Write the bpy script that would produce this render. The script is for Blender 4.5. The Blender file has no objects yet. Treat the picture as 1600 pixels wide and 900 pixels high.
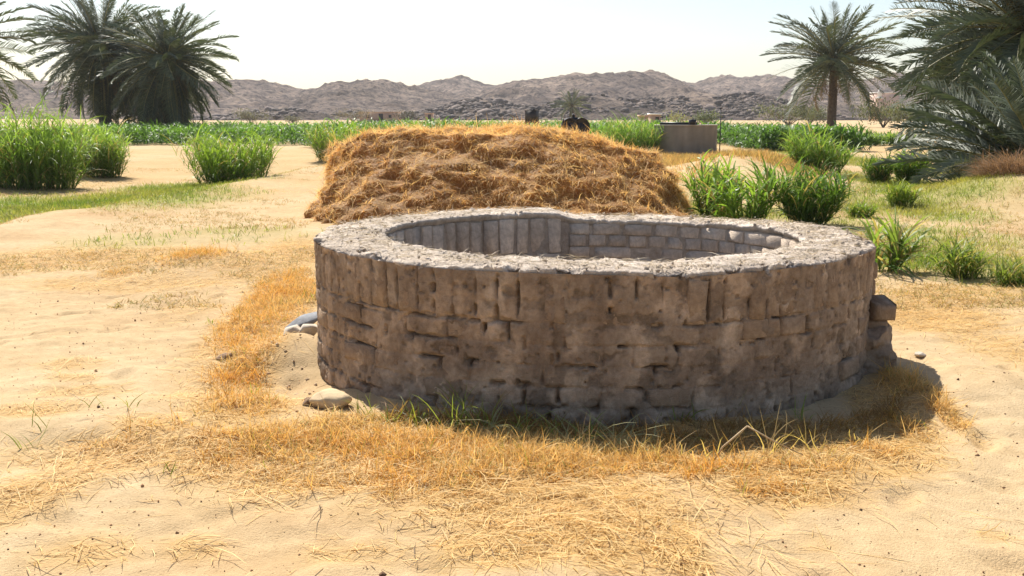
import bpy, math
import numpy as np
from mathutils import Vector, Matrix, Euler

# ------------------------------------------------------------------ camera, sky, sun, exposure
SC = bpy.context.scene
COL = SC.collection
EYE, F, PITCH = 1.65, 1650.0, math.atan(272 / 1650.0)     # eye height, focal length for a 1600 px wide frame, tilt
cam_d = bpy.data.cameras.new('camera')
cam_d.lens = 36.0 * F / 1600.0
cam_d.clip_start, cam_d.clip_end = 0.05, 8000
cam = bpy.data.objects.new('camera', cam_d)
COL.objects.link(cam)
cam.location = (0, 0, EYE)
cam.rotation_euler = (math.pi / 2 - PITCH, 0, 0)
SC.camera = cam

SUN_EL, SUN_AZ = math.radians(50), math.radians(-23)       # azimuth from +Y, clockwise positive
W = bpy.data.worlds.new('World'); SC.world = W; W.use_nodes = True
wn = W.node_tree.nodes; wl = W.node_tree.links
sky = wn.new('ShaderNodeTexSky'); sky.sky_type = 'NISHITA'; sky.sun_disc = False
sky.sun_elevation = SUN_EL; sky.sun_rotation = SUN_AZ
sky.air_density = 1.0; sky.dust_density = 1.6; sky.ozone_density = 1.0; sky.altitude = 300
wl.new(sky.outputs[0], wn['Background'].inputs[0])
wn['Background'].inputs[1].default_value = 0.088
sd = bpy.data.lights.new('sun', 'SUN'); sd.energy = 4.9; sd.angle = math.radians(0.53); sd.color = (1.0, 0.95, 0.86)
sun = bpy.data.objects.new('sun', sd); COL.objects.link(sun)
sdir = Vector((math.sin(SUN_AZ) * math.cos(SUN_EL), math.cos(SUN_AZ) * math.cos(SUN_EL), math.sin(SUN_EL)))
sun.rotation_euler = sdir.to_track_quat('Z', 'Y').to_euler()
sun.location = (-20, 40, 60)
vs = SC.view_settings
vs.view_transform = 'Standard'; vs.look = 'None'; vs.gamma = 1.0; vs.exposure = 0.75; vs.use_curve_mapping = False
SC.cycles.max_bounces = 8
SC.cycles.volume_bounces = 1

# ------------------------------------------------------------------ numeric helpers
rng = np.random.default_rng(7)

def _hash(ix, iy, iz, seed):
    with np.errstate(over='ignore'):
        h = (ix.astype(np.uint32) * np.uint32(374761393) + iy.astype(np.uint32) * np.uint32(668265263)
             + iz.astype(np.uint32) * np.uint32(2147483647 - 1274126177) + np.uint32((seed * 2654435761) & 0xffffffff))
        h = (h ^ (h >> np.uint32(13))) * np.uint32(1274126177)
        h = (h ^ (h >> np.uint32(15))) * np.uint32(2246822519)
        h = h ^ (h >> np.uint32(16))
    return h.astype(np.float64) / 4294967295.0

def vnoise(x, y, z=0.0, seed=0):
    """value noise in -1..1"""
    x, y, z = np.broadcast_arrays(np.asarray(x, float), np.asarray(y, float), np.asarray(z, float))
    xi, yi, zi = np.floor(x), np.floor(y), np.floor(z)
    fx, fy, fz = x - xi, y - yi, z - zi
    xi, yi, zi = xi.astype(np.int64), yi.astype(np.int64), zi.astype(np.int64)
    u, v, w = (f * f * f * (f * (f * 6 - 15) + 10) for f in (fx, fy, fz))
    r = 0
    flat = not np.any(fz)
    for dz in ((0,) if flat else (0, 1)):
        wz_ = 1.0 if flat else (w if dz else 1 - w)
        for dy in (0, 1):
            wy = v if dy else 1 - v
            a = _hash(xi, yi + dy, zi + dz, seed); b = _hash(xi + 1, yi + dy, zi + dz, seed)
            r = r + wz_ * wy * (a + (b - a) * u)
    return r * 2 - 1

def fbm(x, y, z=0.0, seed=0, oct=4, gain=0.5):
    s, a, f, t = 0, 1.0, 1.0, 0
    for k in range(oct):
        s = s + a * vnoise(np.asarray(x) * f + 17.3 * k, np.asarray(y) * f + 5.1 * k, np.asarray(z) * f, seed + k)
        t += a; a *= gain; f *= 2.03
    return s / t

def smooth(a, b, x):
    t = np.clip((np.asarray(x, float) - a) / (b - a), 0, 1)
    return t * t * (3 - 2 * t)

# photograph measurements -> metres: a point on a level plane, or the side offset / height at a known distance
def gp(px, py, z=0.0):
    ang = PITCH + math.atan((py - 450) / F)
    Y = (EYE - z) / math.tan(ang)
    return wx(px, Y, z), Y

def wx(px, Y, z=0.0):
    return (px - 800) / F * (Y * math.cos(PITCH) + (EYE - z) * math.sin(PITCH))

def wz(py, Y):
    return EYE - Y * math.tan(PITCH + math.atan((py - 450) / F))

# ------------------------------------------------------------------ mesh helpers
def mesh_np(name, V, quads=None, tris=None, col=None, smooth_=False, mats=None):
    me = bpy.data.meshes.new(name)
    V = np.ascontiguousarray(V, np.float32)
    nq = 0 if quads is None else len(quads)
    nt = 0 if tris is None else len(tris)
    parts = []
    if nq: parts.append(np.asarray(quads, np.int32).ravel())
    if nt: parts.append(np.asarray(tris, np.int32).ravel())
    li = np.concatenate(parts)
    me.vertices.add(len(V)); me.vertices.foreach_set('co', V.ravel())
    me.loops.add(len(li)); me.loops.foreach_set('vertex_index', li)
    me.polygons.add(nq + nt)
    ls = np.concatenate([np.arange(nq) * 4, nq * 4 + np.arange(nt) * 3]).astype(np.int32)
    me.polygons.foreach_set('loop_start', ls)
    if smooth_:
        me.polygons.foreach_set('use_smooth', np.ones(nq + nt, bool))
    me.update(calc_edges=True)
    if col is not None:
        a = me.color_attributes.new('Col', 'FLOAT_COLOR', 'POINT')
        c = np.ones((len(V), 4), np.float32); c[:, :3] = col
        a.data.foreach_set('color', c.ravel())
    if mats: me.materials.append(mats)
    return me

def link(name, me, parent=None, loc=None, rot=None):
    o = bpy.data.objects.new(name, me); COL.objects.link(o)
    if parent is not None: o.parent = parent
    if loc is not None: o.location = loc
    if rot is not None: o.rotation_euler = rot
    return o

def tag(o, label, cat=None, group=None, kind=None):
    o['label'] = label
    if cat: o['category'] = cat
    if group: o['group'] = group
    if kind: o['kind'] = kind
    return o

def thing(name, label, cat, loc=(0, 0, 0), rotz=0.0, group=None):
    o = bpy.data.objects.new(name, None); COL.objects.link(o)
    o.empty_display_size = 0.2
    o.location = loc; o.rotation_euler = (0, 0, rotz)
    return tag(o, label, cat, group)

def grid_faces(nu, nv, wrap=False):
    """nu columns x nv rows of vertices (index = row*nu+col)"""
    cu = nu if wrap else nu - 1
    c = np.arange(cu); r = np.arange(nv - 1)
    C, R = np.meshgrid(c, r)
    a = R * nu + C; b = R * nu + (C + 1) % nu
    return np.stack([a, b, b + nu, a + nu], -1).reshape(-1, 4)

class Geo:
    """collects small meshes into one"""
    def __init__(s): s.V, s.Q, s.T, s.C, s.n = [], [], [], [], 0
    def add(s, V, quads=None, tris=None, col=(1, 1, 1)):
        V = np.asarray(V, float)
        if quads is not None and len(quads): s.Q.append(np.asarray(quads) + s.n)
        if tris is not None and len(tris): s.T.append(np.asarray(tris) + s.n)
        s.V.append(V); s.C.append(np.broadcast_to(np.asarray(col, float), (len(V), 3)) if np.ndim(col) < 2 else col)
        s.n += len(V)
    def box(s, c, d, rz=0.0, col=(1, 1, 1), taper=1.0):
        x, y, z = np.array(d) / 2.0
        V = np.array([[-x, -y, -z], [x, -y, -z], [x, y, -z], [-x, y, -z],
                      [-x * taper, -y * taper, z], [x * taper, -y * taper, z], [x * taper, y * taper, z], [-x * taper, y * taper, z]])
        ca, sa = math.cos(rz), math.sin(rz)
        V = V @ np.array([[ca, sa, 0], [-sa, ca, 0], [0, 0, 1]]) + np.array(c)
        s.add(V, [[0, 3, 2, 1], [4, 5, 6, 7], [0, 1, 5, 4], [1, 2, 6, 5], [2, 3, 7, 6], [3, 0, 4, 7]], None, col)
    def tube(s, pts, rad, n=8, col=(1, 1, 1), cap=True):
        pts = np.asarray(pts, float); rad = np.broadcast_to(np.asarray(rad, float), (len(pts),))
        rows = []
        for i, p in enumerate(pts):
            d = pts[min(i + 1, len(pts) - 1)] - pts[max(i - 1, 0)]
            d = d / (np.linalg.norm(d) + 1e-9)
            a = np.cross(d, [0, 0, 1.0] if abs(d[2]) < 0.9 else [1.0, 0, 0]); a /= np.linalg.norm(a)
            b = np.cross(d, a)
            t = np.arange(n) / n * 2 * math.pi
            rows.append(p + rad[i] * (np.cos(t)[:, None] * a + np.sin(t)[:, None] * b))
        V = np.concatenate(rows); q = grid_faces(n, len(pts), True)
        T = []
        if cap:
            k = len(V); V = np.concatenate([V, pts[:1], pts[-1:]])
            for i in range(n):
                T.append([k, (i + 1) % n, i]); o = (len(pts) - 1) * n
                T.append([k + 1, o + i, o + (i + 1) % n])
        s.add(V, q, T, col)
    def build(s, name, mat, parent=None, smooth_=False, loc=None, rot=None):
        return link(name, s.mesh(name, mat, smooth_), parent, loc, rot)
    def mesh(s, name, mat, smooth_=False):
        return mesh_np(name, np.concatenate(s.V), np.concatenate(s.Q) if s.Q else None,
                       np.concatenate(s.T) if s.T else None, np.concatenate(s.C), smooth_, mat)

def norm(v): return v / (np.linalg.norm(v, axis=-1, keepdims=True) + 1e-9)

def ribbons(base, d, length, width, bend, seg=3, col=(1, 1, 1), tipcol=None, side=None, r=rng, kink=0.0, flat=0.0):
    """tapered bent ribbons; returns V, quads, tris, colours"""
    N = len(base); base = np.asarray(base, float); d = norm(np.asarray(d, float))
    length = np.broadcast_to(length, (N,)); width = np.broadcast_to(width, (N,)); bend = np.broadcast_to(bend, (N,))
    if side is None:
        s0 = np.stack([-d[:, 1], d[:, 0], np.zeros(N)], 1) + r.normal(0, 0.25, (N, 3)) + 1e-4
        s0[:, 2] *= (1 - flat)
    else: s0 = side
    s0 = norm(s0 - (s0 * d).sum(1, keepdims=True) * d)
    P = [base]; D = d; p = base
    for k in range(seg):
        p = p + D * (length / seg)[:, None]
        P.append(p)
        D = D + np.array([0, 0, -1.0]) * (bend / seg)[:, None]
        if kink: D = D + r.normal(0, kink, (N, 3))
        D = norm(D)
    nv = 2 * seg + 1
    V = np.zeros((N, nv, 3)); Cc = np.ones((N, nv, 3))
    col = np.broadcast_to(np.asarray(col, float), (N, 3))
    tip = col if tipcol is None else np.broadcast_to(np.asarray(tipcol, float), (N, 3))
    for k in range(seg):
        w = width * (0.75 + 0.5 * min(1, k * 1.0)) * (1 - (k / seg) ** 2.2) * 0.5
        V[:, 2 * k] = P[k] - s0 * w[:, None]; V[:, 2 * k + 1] = P[k] + s0 * w[:, None]
        f = k / seg
        Cc[:, 2 * k] = Cc[:, 2 * k + 1] = col * (1 - f) + tip * f
    V[:, -1] = P[seg]; Cc[:, -1] = tip
    off = (np.arange(N) * nv)[:, None]
    q = [off + np.array([[2 * k, 2 * k + 1, 2 * k + 3, 2 * k + 2]]) for k in range(seg - 1)]
    Q = np.concatenate(q) if q else None
    T = off + np.array([[2 * seg - 2, 2 * seg - 1, 2 * seg]])
    return V.reshape(-1, 3), Q, T, Cc.reshape(-1, 3)

def rock_mesh(name, size, seed, mat, sub=2, rough=0.28, flat=0.0):
    import bmesh
    bm = bmesh.new(); bmesh.ops.create_icosphere(bm, subdivisions=sub, radius=1)
    V = np.array([v.co[:] for v in bm.verts]); T = np.array([[v.index for v in f.verts] for f in bm.faces]); bm.free()
    r = np.random.default_rng(seed)
    V = V / ((np.abs(V) ** 5).sum(1, keepdims=True) ** 0.2)            # blocky start
    V = V @ np.array(Euler(tuple(r.normal(0, 0.3, 3))).to_matrix())
    for k in range(10):                                   # chop facets
        n = norm(r.normal(0, 1, 3)); c = r.uniform(0.66, 1.0)
        dd = V @ n - c
        V = V - np.clip(dd, 0, None)[:, None] * n * 0.985
    V = V * 1.02 * (1 + rough * 0.2 * fbm(V[:, 0] * 2, V[:, 1] * 2, V[:, 2] * 2, seed, 3)[:, None])
    V = V * np.array(size)
    if flat: V[:, 2] = np.maximum(V[:, 2], -size[2] * flat)
    return mesh_np(name, V, None, T, np.ones((len(V), 3)), False, mat)

# ------------------------------------------------------------------ materials
def new_mat(name):
    m = bpy.data.materials.new(name); m.use_nodes = True
    nt = m.node_tree; b = nt.nodes['Principled BSDF']
    return m, nt, b

def nd(nt, typ, **kw):
    n = nt.nodes.new(typ)
    for k, v in kw.items():
        if k in n.inputs.keys() if isinstance(k, str) else False: n.inputs[k].default_value = v
        else: setattr(n, k, v)
    return n

def noise(nt, scale, detail=5, rough=0.6, dim=None, vec=None, dist=0.0):
    n = nt.nodes.new('ShaderNodeTexNoise')
    n.inputs['Scale'].default_value = scale; n.inputs['Detail'].default_value = detail
    n.inputs['Roughness'].default_value = rough; n.inputs['Distortion'].default_value = dist
    if vec is None:
        tc = nt.nodes.new('ShaderNodeTexCoord'); vec = tc.outputs['Object']
    nt.links.new(vec, n.inputs['Vector'])
    return n.outputs['Fac']

def ramp(nt, fac, stops):
    r = nt.nodes.new('ShaderNodeValToRGB'); e = r.color_ramp.elements
    while len(e) < len(stops): e.new(0.5)
    for el, (p, c) in zip(e, stops):
        el.position = p; el.color = (*c, 1) if len(c) == 3 else c
    nt.links.new(fac, r.inputs[0]); return r.outputs[0]

def mixc(nt, fac, a, b, mode='MIX'):
    n = nt.nodes.new('ShaderNodeMix'); n.data_type = 'RGBA'; n.blend_type = mode
    for sock, v in ((n.inputs[0], fac), (n.inputs[6], a), (n.inputs[7], b)):
        if isinstance(v, (int, float)): sock.default_value = v
        elif isinstance(v, tuple): sock.default_value = (*v, 1) if len(v) == 3 else v
        else: nt.links.new(v, sock)
    return n.outputs[2]

def bump(nt, b, height, strength, dist):
    n = nt.nodes.new('ShaderNodeBump'); n.inputs['Strength'].default_value = strength; n.inputs['Distance'].default_value = dist
    nt.links.new(height, n.inputs['Height']); nt.links.new(n.outputs[0], b.inputs['Normal'])

def attr(nt, name='Col'):
    n = nt.nodes.new('ShaderNodeAttribute'); n.attribute_name = name; return n

def mat_solid(name, col, rough=0.8, var=0.25, scale=6.0, bumpd=0.0, metal=0.0, spec=0.3, use_col=True):
    m, nt, b = new_mat(name)
    f = noise(nt, scale, 6, 0.65)
    c = ramp(nt, f, [(0.3, tuple(x * (1 - var) for x in col)), (0.7, tuple(min(1, x * (1 + var)) for x in col))])
    if use_col: c = mixc(nt, 1.0, c, attr(nt).outputs['Color'], 'MULTIPLY')
    nt.links.new(c, b.inputs['Base Color'])
    b.inputs['Roughness'].default_value = rough; b.inputs['Metallic'].default_value = metal
    b.inputs['Specular IOR Level'].default_value = spec
    if bumpd: bump(nt, b, noise(nt, scale * 5, 5, 0.7), 0.8, bumpd)
    return m

def mat_leaf(name, trans=0.35, rough=0.5, spec=0.3, tint=(1.15, 1.2, 0.6), objvar=0.0):
    """colour comes from the blade's own colour attribute; thin leaf lets light through"""
    m, nt, b = new_mat(name)
    c = attr(nt).outputs['Color']
    if objvar:
        oi = nt.nodes.new('ShaderNodeObjectInfo')
        k = ramp(nt, oi.outputs['Random'], [(0, (1 - objvar,) * 3), (1, (1 + objvar, 1 + objvar, 1 + objvar * 0.6))])
        c = mixc(nt, 1.0, c, k, 'MULTIPLY')
    nt.links.new(c, b.inputs['Base Color'])
    b.inputs['Roughness'].default_value = rough; b.inputs['Specular IOR Level'].default_value = spec
    t = nt.nodes.new('ShaderNodeBsdfTranslucent')
    nt.links.new(mixc(nt, 1.0, c, tint, 'MULTIPLY'), t.inputs['Color'])
    mx = nt.nodes.new('ShaderNodeMixShader'); mx.inputs[0].default_value = trans
    nt.links.new(b.outputs[0], mx.inputs[1]); nt.links.new(t.outputs[0], mx.inputs[2])
    nt.links.new(mx.outputs[0], nt.nodes['Material Output'].inputs['Surface'])
    return m

M = {}
M['green'] = mat_leaf('leaf_green', 0.5, 0.45, 0.35)
M['dry'] = mat_leaf('dry_grass', 0.42, 0.6, 0.25, (1.1, 1.0, 0.8))
M['hay'] = mat_leaf('hay_straw', 0.5, 0.65, 0.2, (1.1, 1.0, 0.7))
M['frond'] = mat_leaf('palm_frond', 0.20, 0.5, 0.35, (1.1, 1.2, 0.6), 0.18)
M['deadfrond'] = mat_leaf('dead_palm_frond', 0.15, 0.7, 0.2, (1.1, 1.0, 0.8), 0.2)
M['shrub'] = mat_leaf('shrub_leaf', 0.3, 0.6, 0.2)
M['bark'] = mat_solid('palm_bark', (0.11, 0.085, 0.065), 0.9, 0.35, 7, 0.02)
M['stem'] = mat_solid('green_stem', (0.12, 0.17, 0.05), 0.6, 0.2, 5)
M['twig'] = mat_solid('dry_twig', (0.20, 0.14, 0.09), 0.85, 0.3, 9)
M['concrete'] = mat_solid('tank_render', (0.31, 0.275, 0.23), 0.9, 0.12, 2.2, 0.006)
M['black_metal'] = mat_solid('black_painted_iron', (0.022, 0.023, 0.028), 0.45, 0.4, 9, 0.0, 0.4, 0.5)
M['rust'] = mat_solid('rusted_steel', (0.19, 0.075, 0.04), 0.8, 0.45, 12, 0.002)
M['dark_steel'] = mat_solid('weathered_dark_steel', (0.05, 0.048, 0.05), 0.6, 0.3, 10, 0.001)
M['mudhouse'] = mat_solid('mud_plaster_wall', (0.40, 0.28, 0.21), 0.95, 0.12, 0.6, 0.01)
M['white'] = mat_solid('whitewash', (0.72, 0.70, 0.66), 0.8, 0.08, 1.0)
M['pink'] = mat_solid('pink_render', (0.62, 0.44, 0.36), 0.9, 0.1, 0.8)
M['opening'] = mat_solid('dark_opening', (0.03, 0.026, 0.024), 0.9, 0.1, 1.0)
M['pale_stone'] = mat_solid('pale_limestone', (0.56, 0.42, 0.25), 0.9, 0.18, 14, 0.004)
M['grey_stone'] = mat_solid('grey_slate', (0.20, 0.205, 0.215), 0.8, 0.3, 18, 0.004)
M['white_stone'] = mat_solid('chalky_stone', (0.52, 0.45, 0.36), 0.9, 0.2, 15, 0.004)
M['brown_stone'] = mat_solid('brown_clod', (0.24, 0.15, 0.09), 0.95, 0.3, 20, 0.006)

def mat_ground():
    m, nt, b = new_mat('sand')
    a = attr(nt); sep = nt.nodes.new('ShaderNodeSeparateColor'); nt.links.new(a.outputs['Color'], sep.inputs[0])
    c = ramp(nt, noise(nt, 0.55, 6, 0.62), [(0.25, (0.43, 0.280, 0.140)), (0.5, (0.505, 0.366, 0.205)), (0.8, (0.57, 0.44, 0.275))])
    c2 = ramp(nt, noise(nt, 9, 6, 0.7), [(0.35, (0.86, 0.84, 0.80)), (0.65, (1.06, 1.05, 1.04))])
    c = mixc(nt, 1.0, c, c2, 'MULTIPLY')
    sp = ramp(nt, noise(nt, 70, 3, 0.6), [(0.30, (0.52, 0.46, 0.40)), (0.40, (1, 1, 1))])
    c = mixc(nt, 0.75, c, sp, 'MULTIPLY')
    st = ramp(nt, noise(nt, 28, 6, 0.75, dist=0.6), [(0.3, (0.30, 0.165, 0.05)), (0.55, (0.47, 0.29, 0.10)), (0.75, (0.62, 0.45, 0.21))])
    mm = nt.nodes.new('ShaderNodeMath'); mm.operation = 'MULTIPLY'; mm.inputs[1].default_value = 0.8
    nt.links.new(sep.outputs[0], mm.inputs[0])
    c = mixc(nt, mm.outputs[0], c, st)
    gr = ramp(nt, noise(nt, 12, 6, 0.75), [(0.3, (0.13, 0.16, 0.03)), (0.55, (0.26, 0.27, 0.06)), (0.75, (0.46, 0.38, 0.15))])
    m2 = nt.nodes.new('ShaderNodeMath'); m2.operation = 'MULTIPLY'; m2.inputs[1].default_value = 0.8
    nt.links.new(sep.outputs[1], m2.inputs[0])
    c = mixc(nt, m2.outputs[0], c, gr)
    nt.links.new(c, b.inputs['Base Color'])
    b.inputs['Roughness'].default_value = 0.95; b.inputs['Specular IOR Level'].default_value = 0.15
    h = nt.nodes.new('ShaderNodeMath'); h.operation = 'ADD'
    nt.links.new(noise(nt, 14, 8, 0.72), h.inputs[0]); nt.links.new(noise(nt, 95, 4, 0.6), h.inputs[1])
    bump(nt, b, h.outputs[0], 0.55, 0.018)
    return m

def mat_mud(name, tone=1.0, grey=0.0):
    m, nt, b = new_mat(name)
    base = [(0.25, (0.135, 0.086, 0.052)), (0.48, (0.215, 0.150, 0.098)), (0.62, (0.265, 0.192, 0.130)), (0.8, (0.34, 0.26, 0.185))]
    g = grey
    base = [(p, tuple(tone * ((1 - g) * x + g * (0.22 + 0.9 * (c[1] - 0.16)) * k) for x, k in zip(c, (1.04, 1.0, 0.93)))) for p, c in base]
    c = ramp(nt, noise(nt, 3.2, 7, 0.66, dist=0.4), base)
    c2 = ramp(nt, noise(nt, 26, 5, 0.7), [(0.32, (0.66, 0.62, 0.58)), (0.6, (1.05, 1.04, 1.03))])
    c = mixc(nt, 0.8, c, c2, 'MULTIPLY')
    oi = nt.nodes.new('ShaderNodeObjectInfo')
    c = mixc(nt, 1.0, c, ramp(nt, oi.outputs['Random'], [(0, (0.84, 0.82, 0.80)), (1, (1.14, 1.14, 1.13))]), 'MULTIPLY')
    c = mixc(nt, 1.0, c, attr(nt).outputs['Color'], 'MULTIPLY')
    nt.links.new(c, b.inputs['Base Color'])
    b.inputs['Roughness'].default_value = 0.95; b.inputs['Specular IOR Level'].default_value = 0.12
    h = nt.nodes.new('ShaderNodeMath'); h.operation = 'ADD'
    nt.links.new(noise(nt, 22, 8, 0.75), h.inputs[0]); nt.links.new(noise(nt, 120, 4, 0.6), h.inputs[1])
    bump(nt, b, h.outputs[0], 0.9, 0.016)
    return m

def mat_hill(name, dark):
    m, nt, b = new_mat(name)
    g = 0.75 if dark else 1.0
    c = ramp(nt, noise(nt, 0.035, 8, 0.7, dist=0.6), [(0.3, (0.095 * g, 0.076 * g, 0.070 * g)), (0.46, (0.185 * g, 0.145 * g, 0.125 * g)), (0.62, (0.34, 0.265, 0.215))])
    c2 = ramp(nt, noise(nt, 0.30, 9, 0.8), [(0.42, (0.26, 0.26, 0.29)), (0.5, (1.05, 1.04, 1.04)), (0.62, (1.7, 1.6, 1.45))])
    c = mixc(nt, 0.9, c, c2, 'MULTIPLY')
    c = mixc(nt, 1.0, c, attr(nt).outputs['Color'], 'MULTIPLY')
    nt.links.new(c, b.inputs['Base Color'])
    b.inputs['Roughness'].default_value = 0.95; b.inputs['Specular IOR Level'].default_value = 0.1
    bump(nt, b, noise(nt, 0.35, 9, 0.8), 1.0, 3.0)
    return m

M['sand'] = mat_ground()
M['mud'] = mat_mud('mud_plaster', 2.2, 0.2)
M['brick'] = mat_mud('mud_brick', 1.85, 0.15)
M['cap'] = mat_mud('sunlit_rim_mud', 2.75, 0.6)  # same mud as the wall, with the sunlight on the rim put into its colour
M['lining'] = mat_mud('grey_lining_brick', 3.2, 0.5)
M['hill'] = mat_hill('hill_rock', False)
M['outcrop'] = mat_hill('dark_outcrop_rock', True)
M['boulder'] = mat_solid('dark_boulder', (0.12, 0.092, 0.078), 0.9, 0.4, 0.8)

# ------------------------------------------------------------------ ground shape
WC = np.array([wx(922, 7.32, 0.815), 7.32]); WRX, WRY, WT = 1.88, 1.73, 0.455     # the well: centre, outer radii, wall thickness

_b1, _b2 = np.array(gp(-60, 360)), np.array(gp(385, 281))
_bd = (_b2 - _b1) / np.linalg.norm(_b2 - _b1); _bn = np.array([-_bd[1], _bd[0]])

def bump2(x, y, c, sx, sy, h): return h * np.exp(-((x - c[0]) / sx) ** 2 - ((y - c[1]) / sy) ** 2)

def gz(x, y):
    x, y = np.asarray(x, float), np.asarray(y, float)
    far = smooth(40, 110, y)
    z = 0.05 * fbm(x / 3.1, y / 3.1, 0, 3, 3) * (1 - 0.5 * far) + 0.022 * fbm(x / 0.55, y / 0.55, 0, 9, 3) * (1 - far)
    z = z + 0.026 * (np.abs(fbm(x / 0.32 + 3, y / 0.26, 0, 14, 2)) - 0.2) * smooth(14, 9, y)
    s = (x - _b1[0]) * _bn[0] + (y - _b1[1]) * _bn[1]; u = (x - _b1[0]) * _bd[0] + (y - _b1[1]) * _bd[1]
    edge = smooth(-3, 1, u) * smooth(26, 20, u)
    wob = 0.35 * fbm(x / 1.4, y / 1.4, 0, 21, 2)
    z = z - 0.20 * smooth(-0.5 + wob, 0.7 + wob, s) * edge * smooth(9, 3, s) + 0.10 * np.exp(-((s + 0.7) / 0.8) ** 2) * edge
    z = z + bump2(x, y, (wx(1165, 27), 27.5), 1.7, 4.0, 0.55)              # grassy dune by the tank
    z = z + bump2(x, y, (wx(1235, 30), 31), 1.2, 3.0, 0.25)
    z = z + bump2(x, y, (9.6, 19.6), 1.7, 2.2, 0.55)                       # sand bank at right
    z = z + bump2(x, y, (wx(270, 5.6), 5.75), 0.9, 0.35, 0.06) + bump2(x, y, (wx(120, 5.3), 5.3), 0.8, 0.22, 0.05)
    z = z + bump2(x, y, (wx(290, 11), 11.6), 0.7, 0.8, 0.10)
    z = z - bump2(x, y, (WC[0] - 1.95, 6.55), 0.55, 0.6, 0.11) + bump2(x, y, (WC[0] - 2.05, 7.15), 0.28, 0.35, 0.17)
    z = z + bump2(x, y, (2.85, 6.15), 0.45, 0.5, 0.13)
    z = z - bump2(x, y, (WC[0] + 0.1, 5.6), 1.5, 0.5, 0.05)
    return z

# ground cover: (px, py, half width px, half height px, weight) measured on the photograph, laid out on the ground in metres
def patches(lst):
    out = []
    for px, py, rx, ry, w in lst:
        x, y = gp(px, py); _, ya = gp(px, py - ry); _, yb = gp(px, py + ry)
        out.append((x, y, rx / F * (y * math.cos(PITCH) + EYE * math.sin(PITCH)), (ya - yb) / 2, w))
    return out

def density(pt, x, y, seed, sc=0.45, cut=0.10, soft=0.5):
    d = np.zeros(np.shape(x))
    for cx, cy, rx, ry, w in pt:
        d = np.maximum(d, w * np.exp(-(((x - cx) / rx) ** 2 + ((y - cy) / ry) ** 2) ** 1.4))
    n = 0.5 + 0.5 * fbm(x / sc, y / sc, 0, seed, 4)
    return np.clip((d * (0.35 + 1.3 * n) - cut) / soft, 0, 1)

TUFT = patches([(430, 480, 62, 55, 1), (440, 440, 45, 30, .7), (395, 560, 55, 45, .9), (380, 640, 90, 34, .8), (450, 700, 150, 36, 1), (620, 700, 150, 32, 1.05),
                (790, 706, 130, 32, 1.1), (960, 716, 130, 28, 1.0), (860, 730, 200, 28, .9), (1120, 735, 110, 20, .7), (1250, 725, 110, 16, .7), (1230, 690, 150, 12, .3),
                (1440, 620, 22, 50, 1), (1410, 660, 30, 26, .8), (1350, 702, 70, 14, .7), (560, 668, 90, 18, .8), (660, 750, 160, 34, .7), (1210, 765, 80, 22, .7), (1260, 745, 90, 18, .6),
                (470, 745, 110, 32, .55), (250, 680, 90, 18, .5), (170, 705, 110, 16, .45), (305, 408, 62, 16, .8), (190, 425, 40, 10, .5), (30, 720, 50, 20, .4), (1395, 610, 30, 30, .5)])
STRAW = patches([(800, 775, 240, 50, 1), (960, 830, 130, 60, .9), (800, 850, 150, 36, .8), (1060, 850, 40, 60, .8), (620, 720, 250, 50, .9), (200, 715, 200, 30, .8),
                 (70, 770, 90, 60, .7), (130, 860, 100, 30, .5), (120, 565, 60, 14, .5), (115, 615, 80, 14, .45), (50, 650, 90, 18, .6), (110, 590, 50, 10, .5),
                 (400, 520, 80, 60, .6), (330, 620, 80, 40, .5), (1450, 490, 130, 28, .75), (1560, 540, 80, 40, .45), (1330, 720, 130, 30, .7), (1210, 760, 130, 40, .7),
                 (400, 730, 140, 60, .7), (250, 400, 150, 20, .8), (430, 400, 90, 35, .8), (90, 400, 130, 22, .75), (200, 440, 200, 14, .5), (1550, 830, 40, 14, .4), (1280, 850, 40, 18, .35),
                 (1130, 690, 300, 26, .6), (300, 850, 60, 22, .5), (560, 860, 120, 26, .45), (1440, 700, 60, 40, .4), (350, 300, 160, 16, .3), (1340, 390, 120, 30, .5),
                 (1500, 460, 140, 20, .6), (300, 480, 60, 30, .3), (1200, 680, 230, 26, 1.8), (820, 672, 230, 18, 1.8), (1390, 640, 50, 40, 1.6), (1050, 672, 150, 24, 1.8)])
GREEN = patches([(120, 310, 230, 22, 1), (300, 283, 110, 9, .9), (30, 335, 90, 14, .9), (215, 300, 90, 10, .7), (1480, 405, 140, 34, .6), (1560, 430, 90, 24, .45), (1380, 395, 70, 28, .8),
                 (1440, 330, 90, 18, .6), (1400, 290, 70, 18, .8), (1330, 250, 60, 20, .7), (1250, 340, 90, 20, .5), (400, 365, 160, 16, .3), (200, 375, 130, 16, .3), (1120, 330, 60, 22, .7),
                 (1520, 280, 60, 10, .6), (560, 300, 30, 20, .2), (240, 215, 90, 6, .9), (150, 218, 90, 5, .9), (470, 262, 40, 12, .3), (1490, 372, 150, 30, .42), (1300, 312, 100, 26, .5), (1450, 310, 90, 18, .7)])
DUNE = patches([(1120, 265, 80, 14, .8), (1180, 250, 60, 12, .8), (1060, 250, 60, 8, .9), (1215, 280, 40, 14, .8), (1100, 290, 50, 14, .5)])

def axis(lo, hi, step, gl, gh, end_lo, end_hi):
    a = list(np.arange(lo, hi, step)); s = step
    while a[-1] < end_hi: s *= gh; a.append(a[-1] + s)
    s = step; b = [lo]
    while b[-1] > end_lo: s *= gl; b.append(b[-1] - s)
    return np.array(b[:0:-1] + a)

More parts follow.
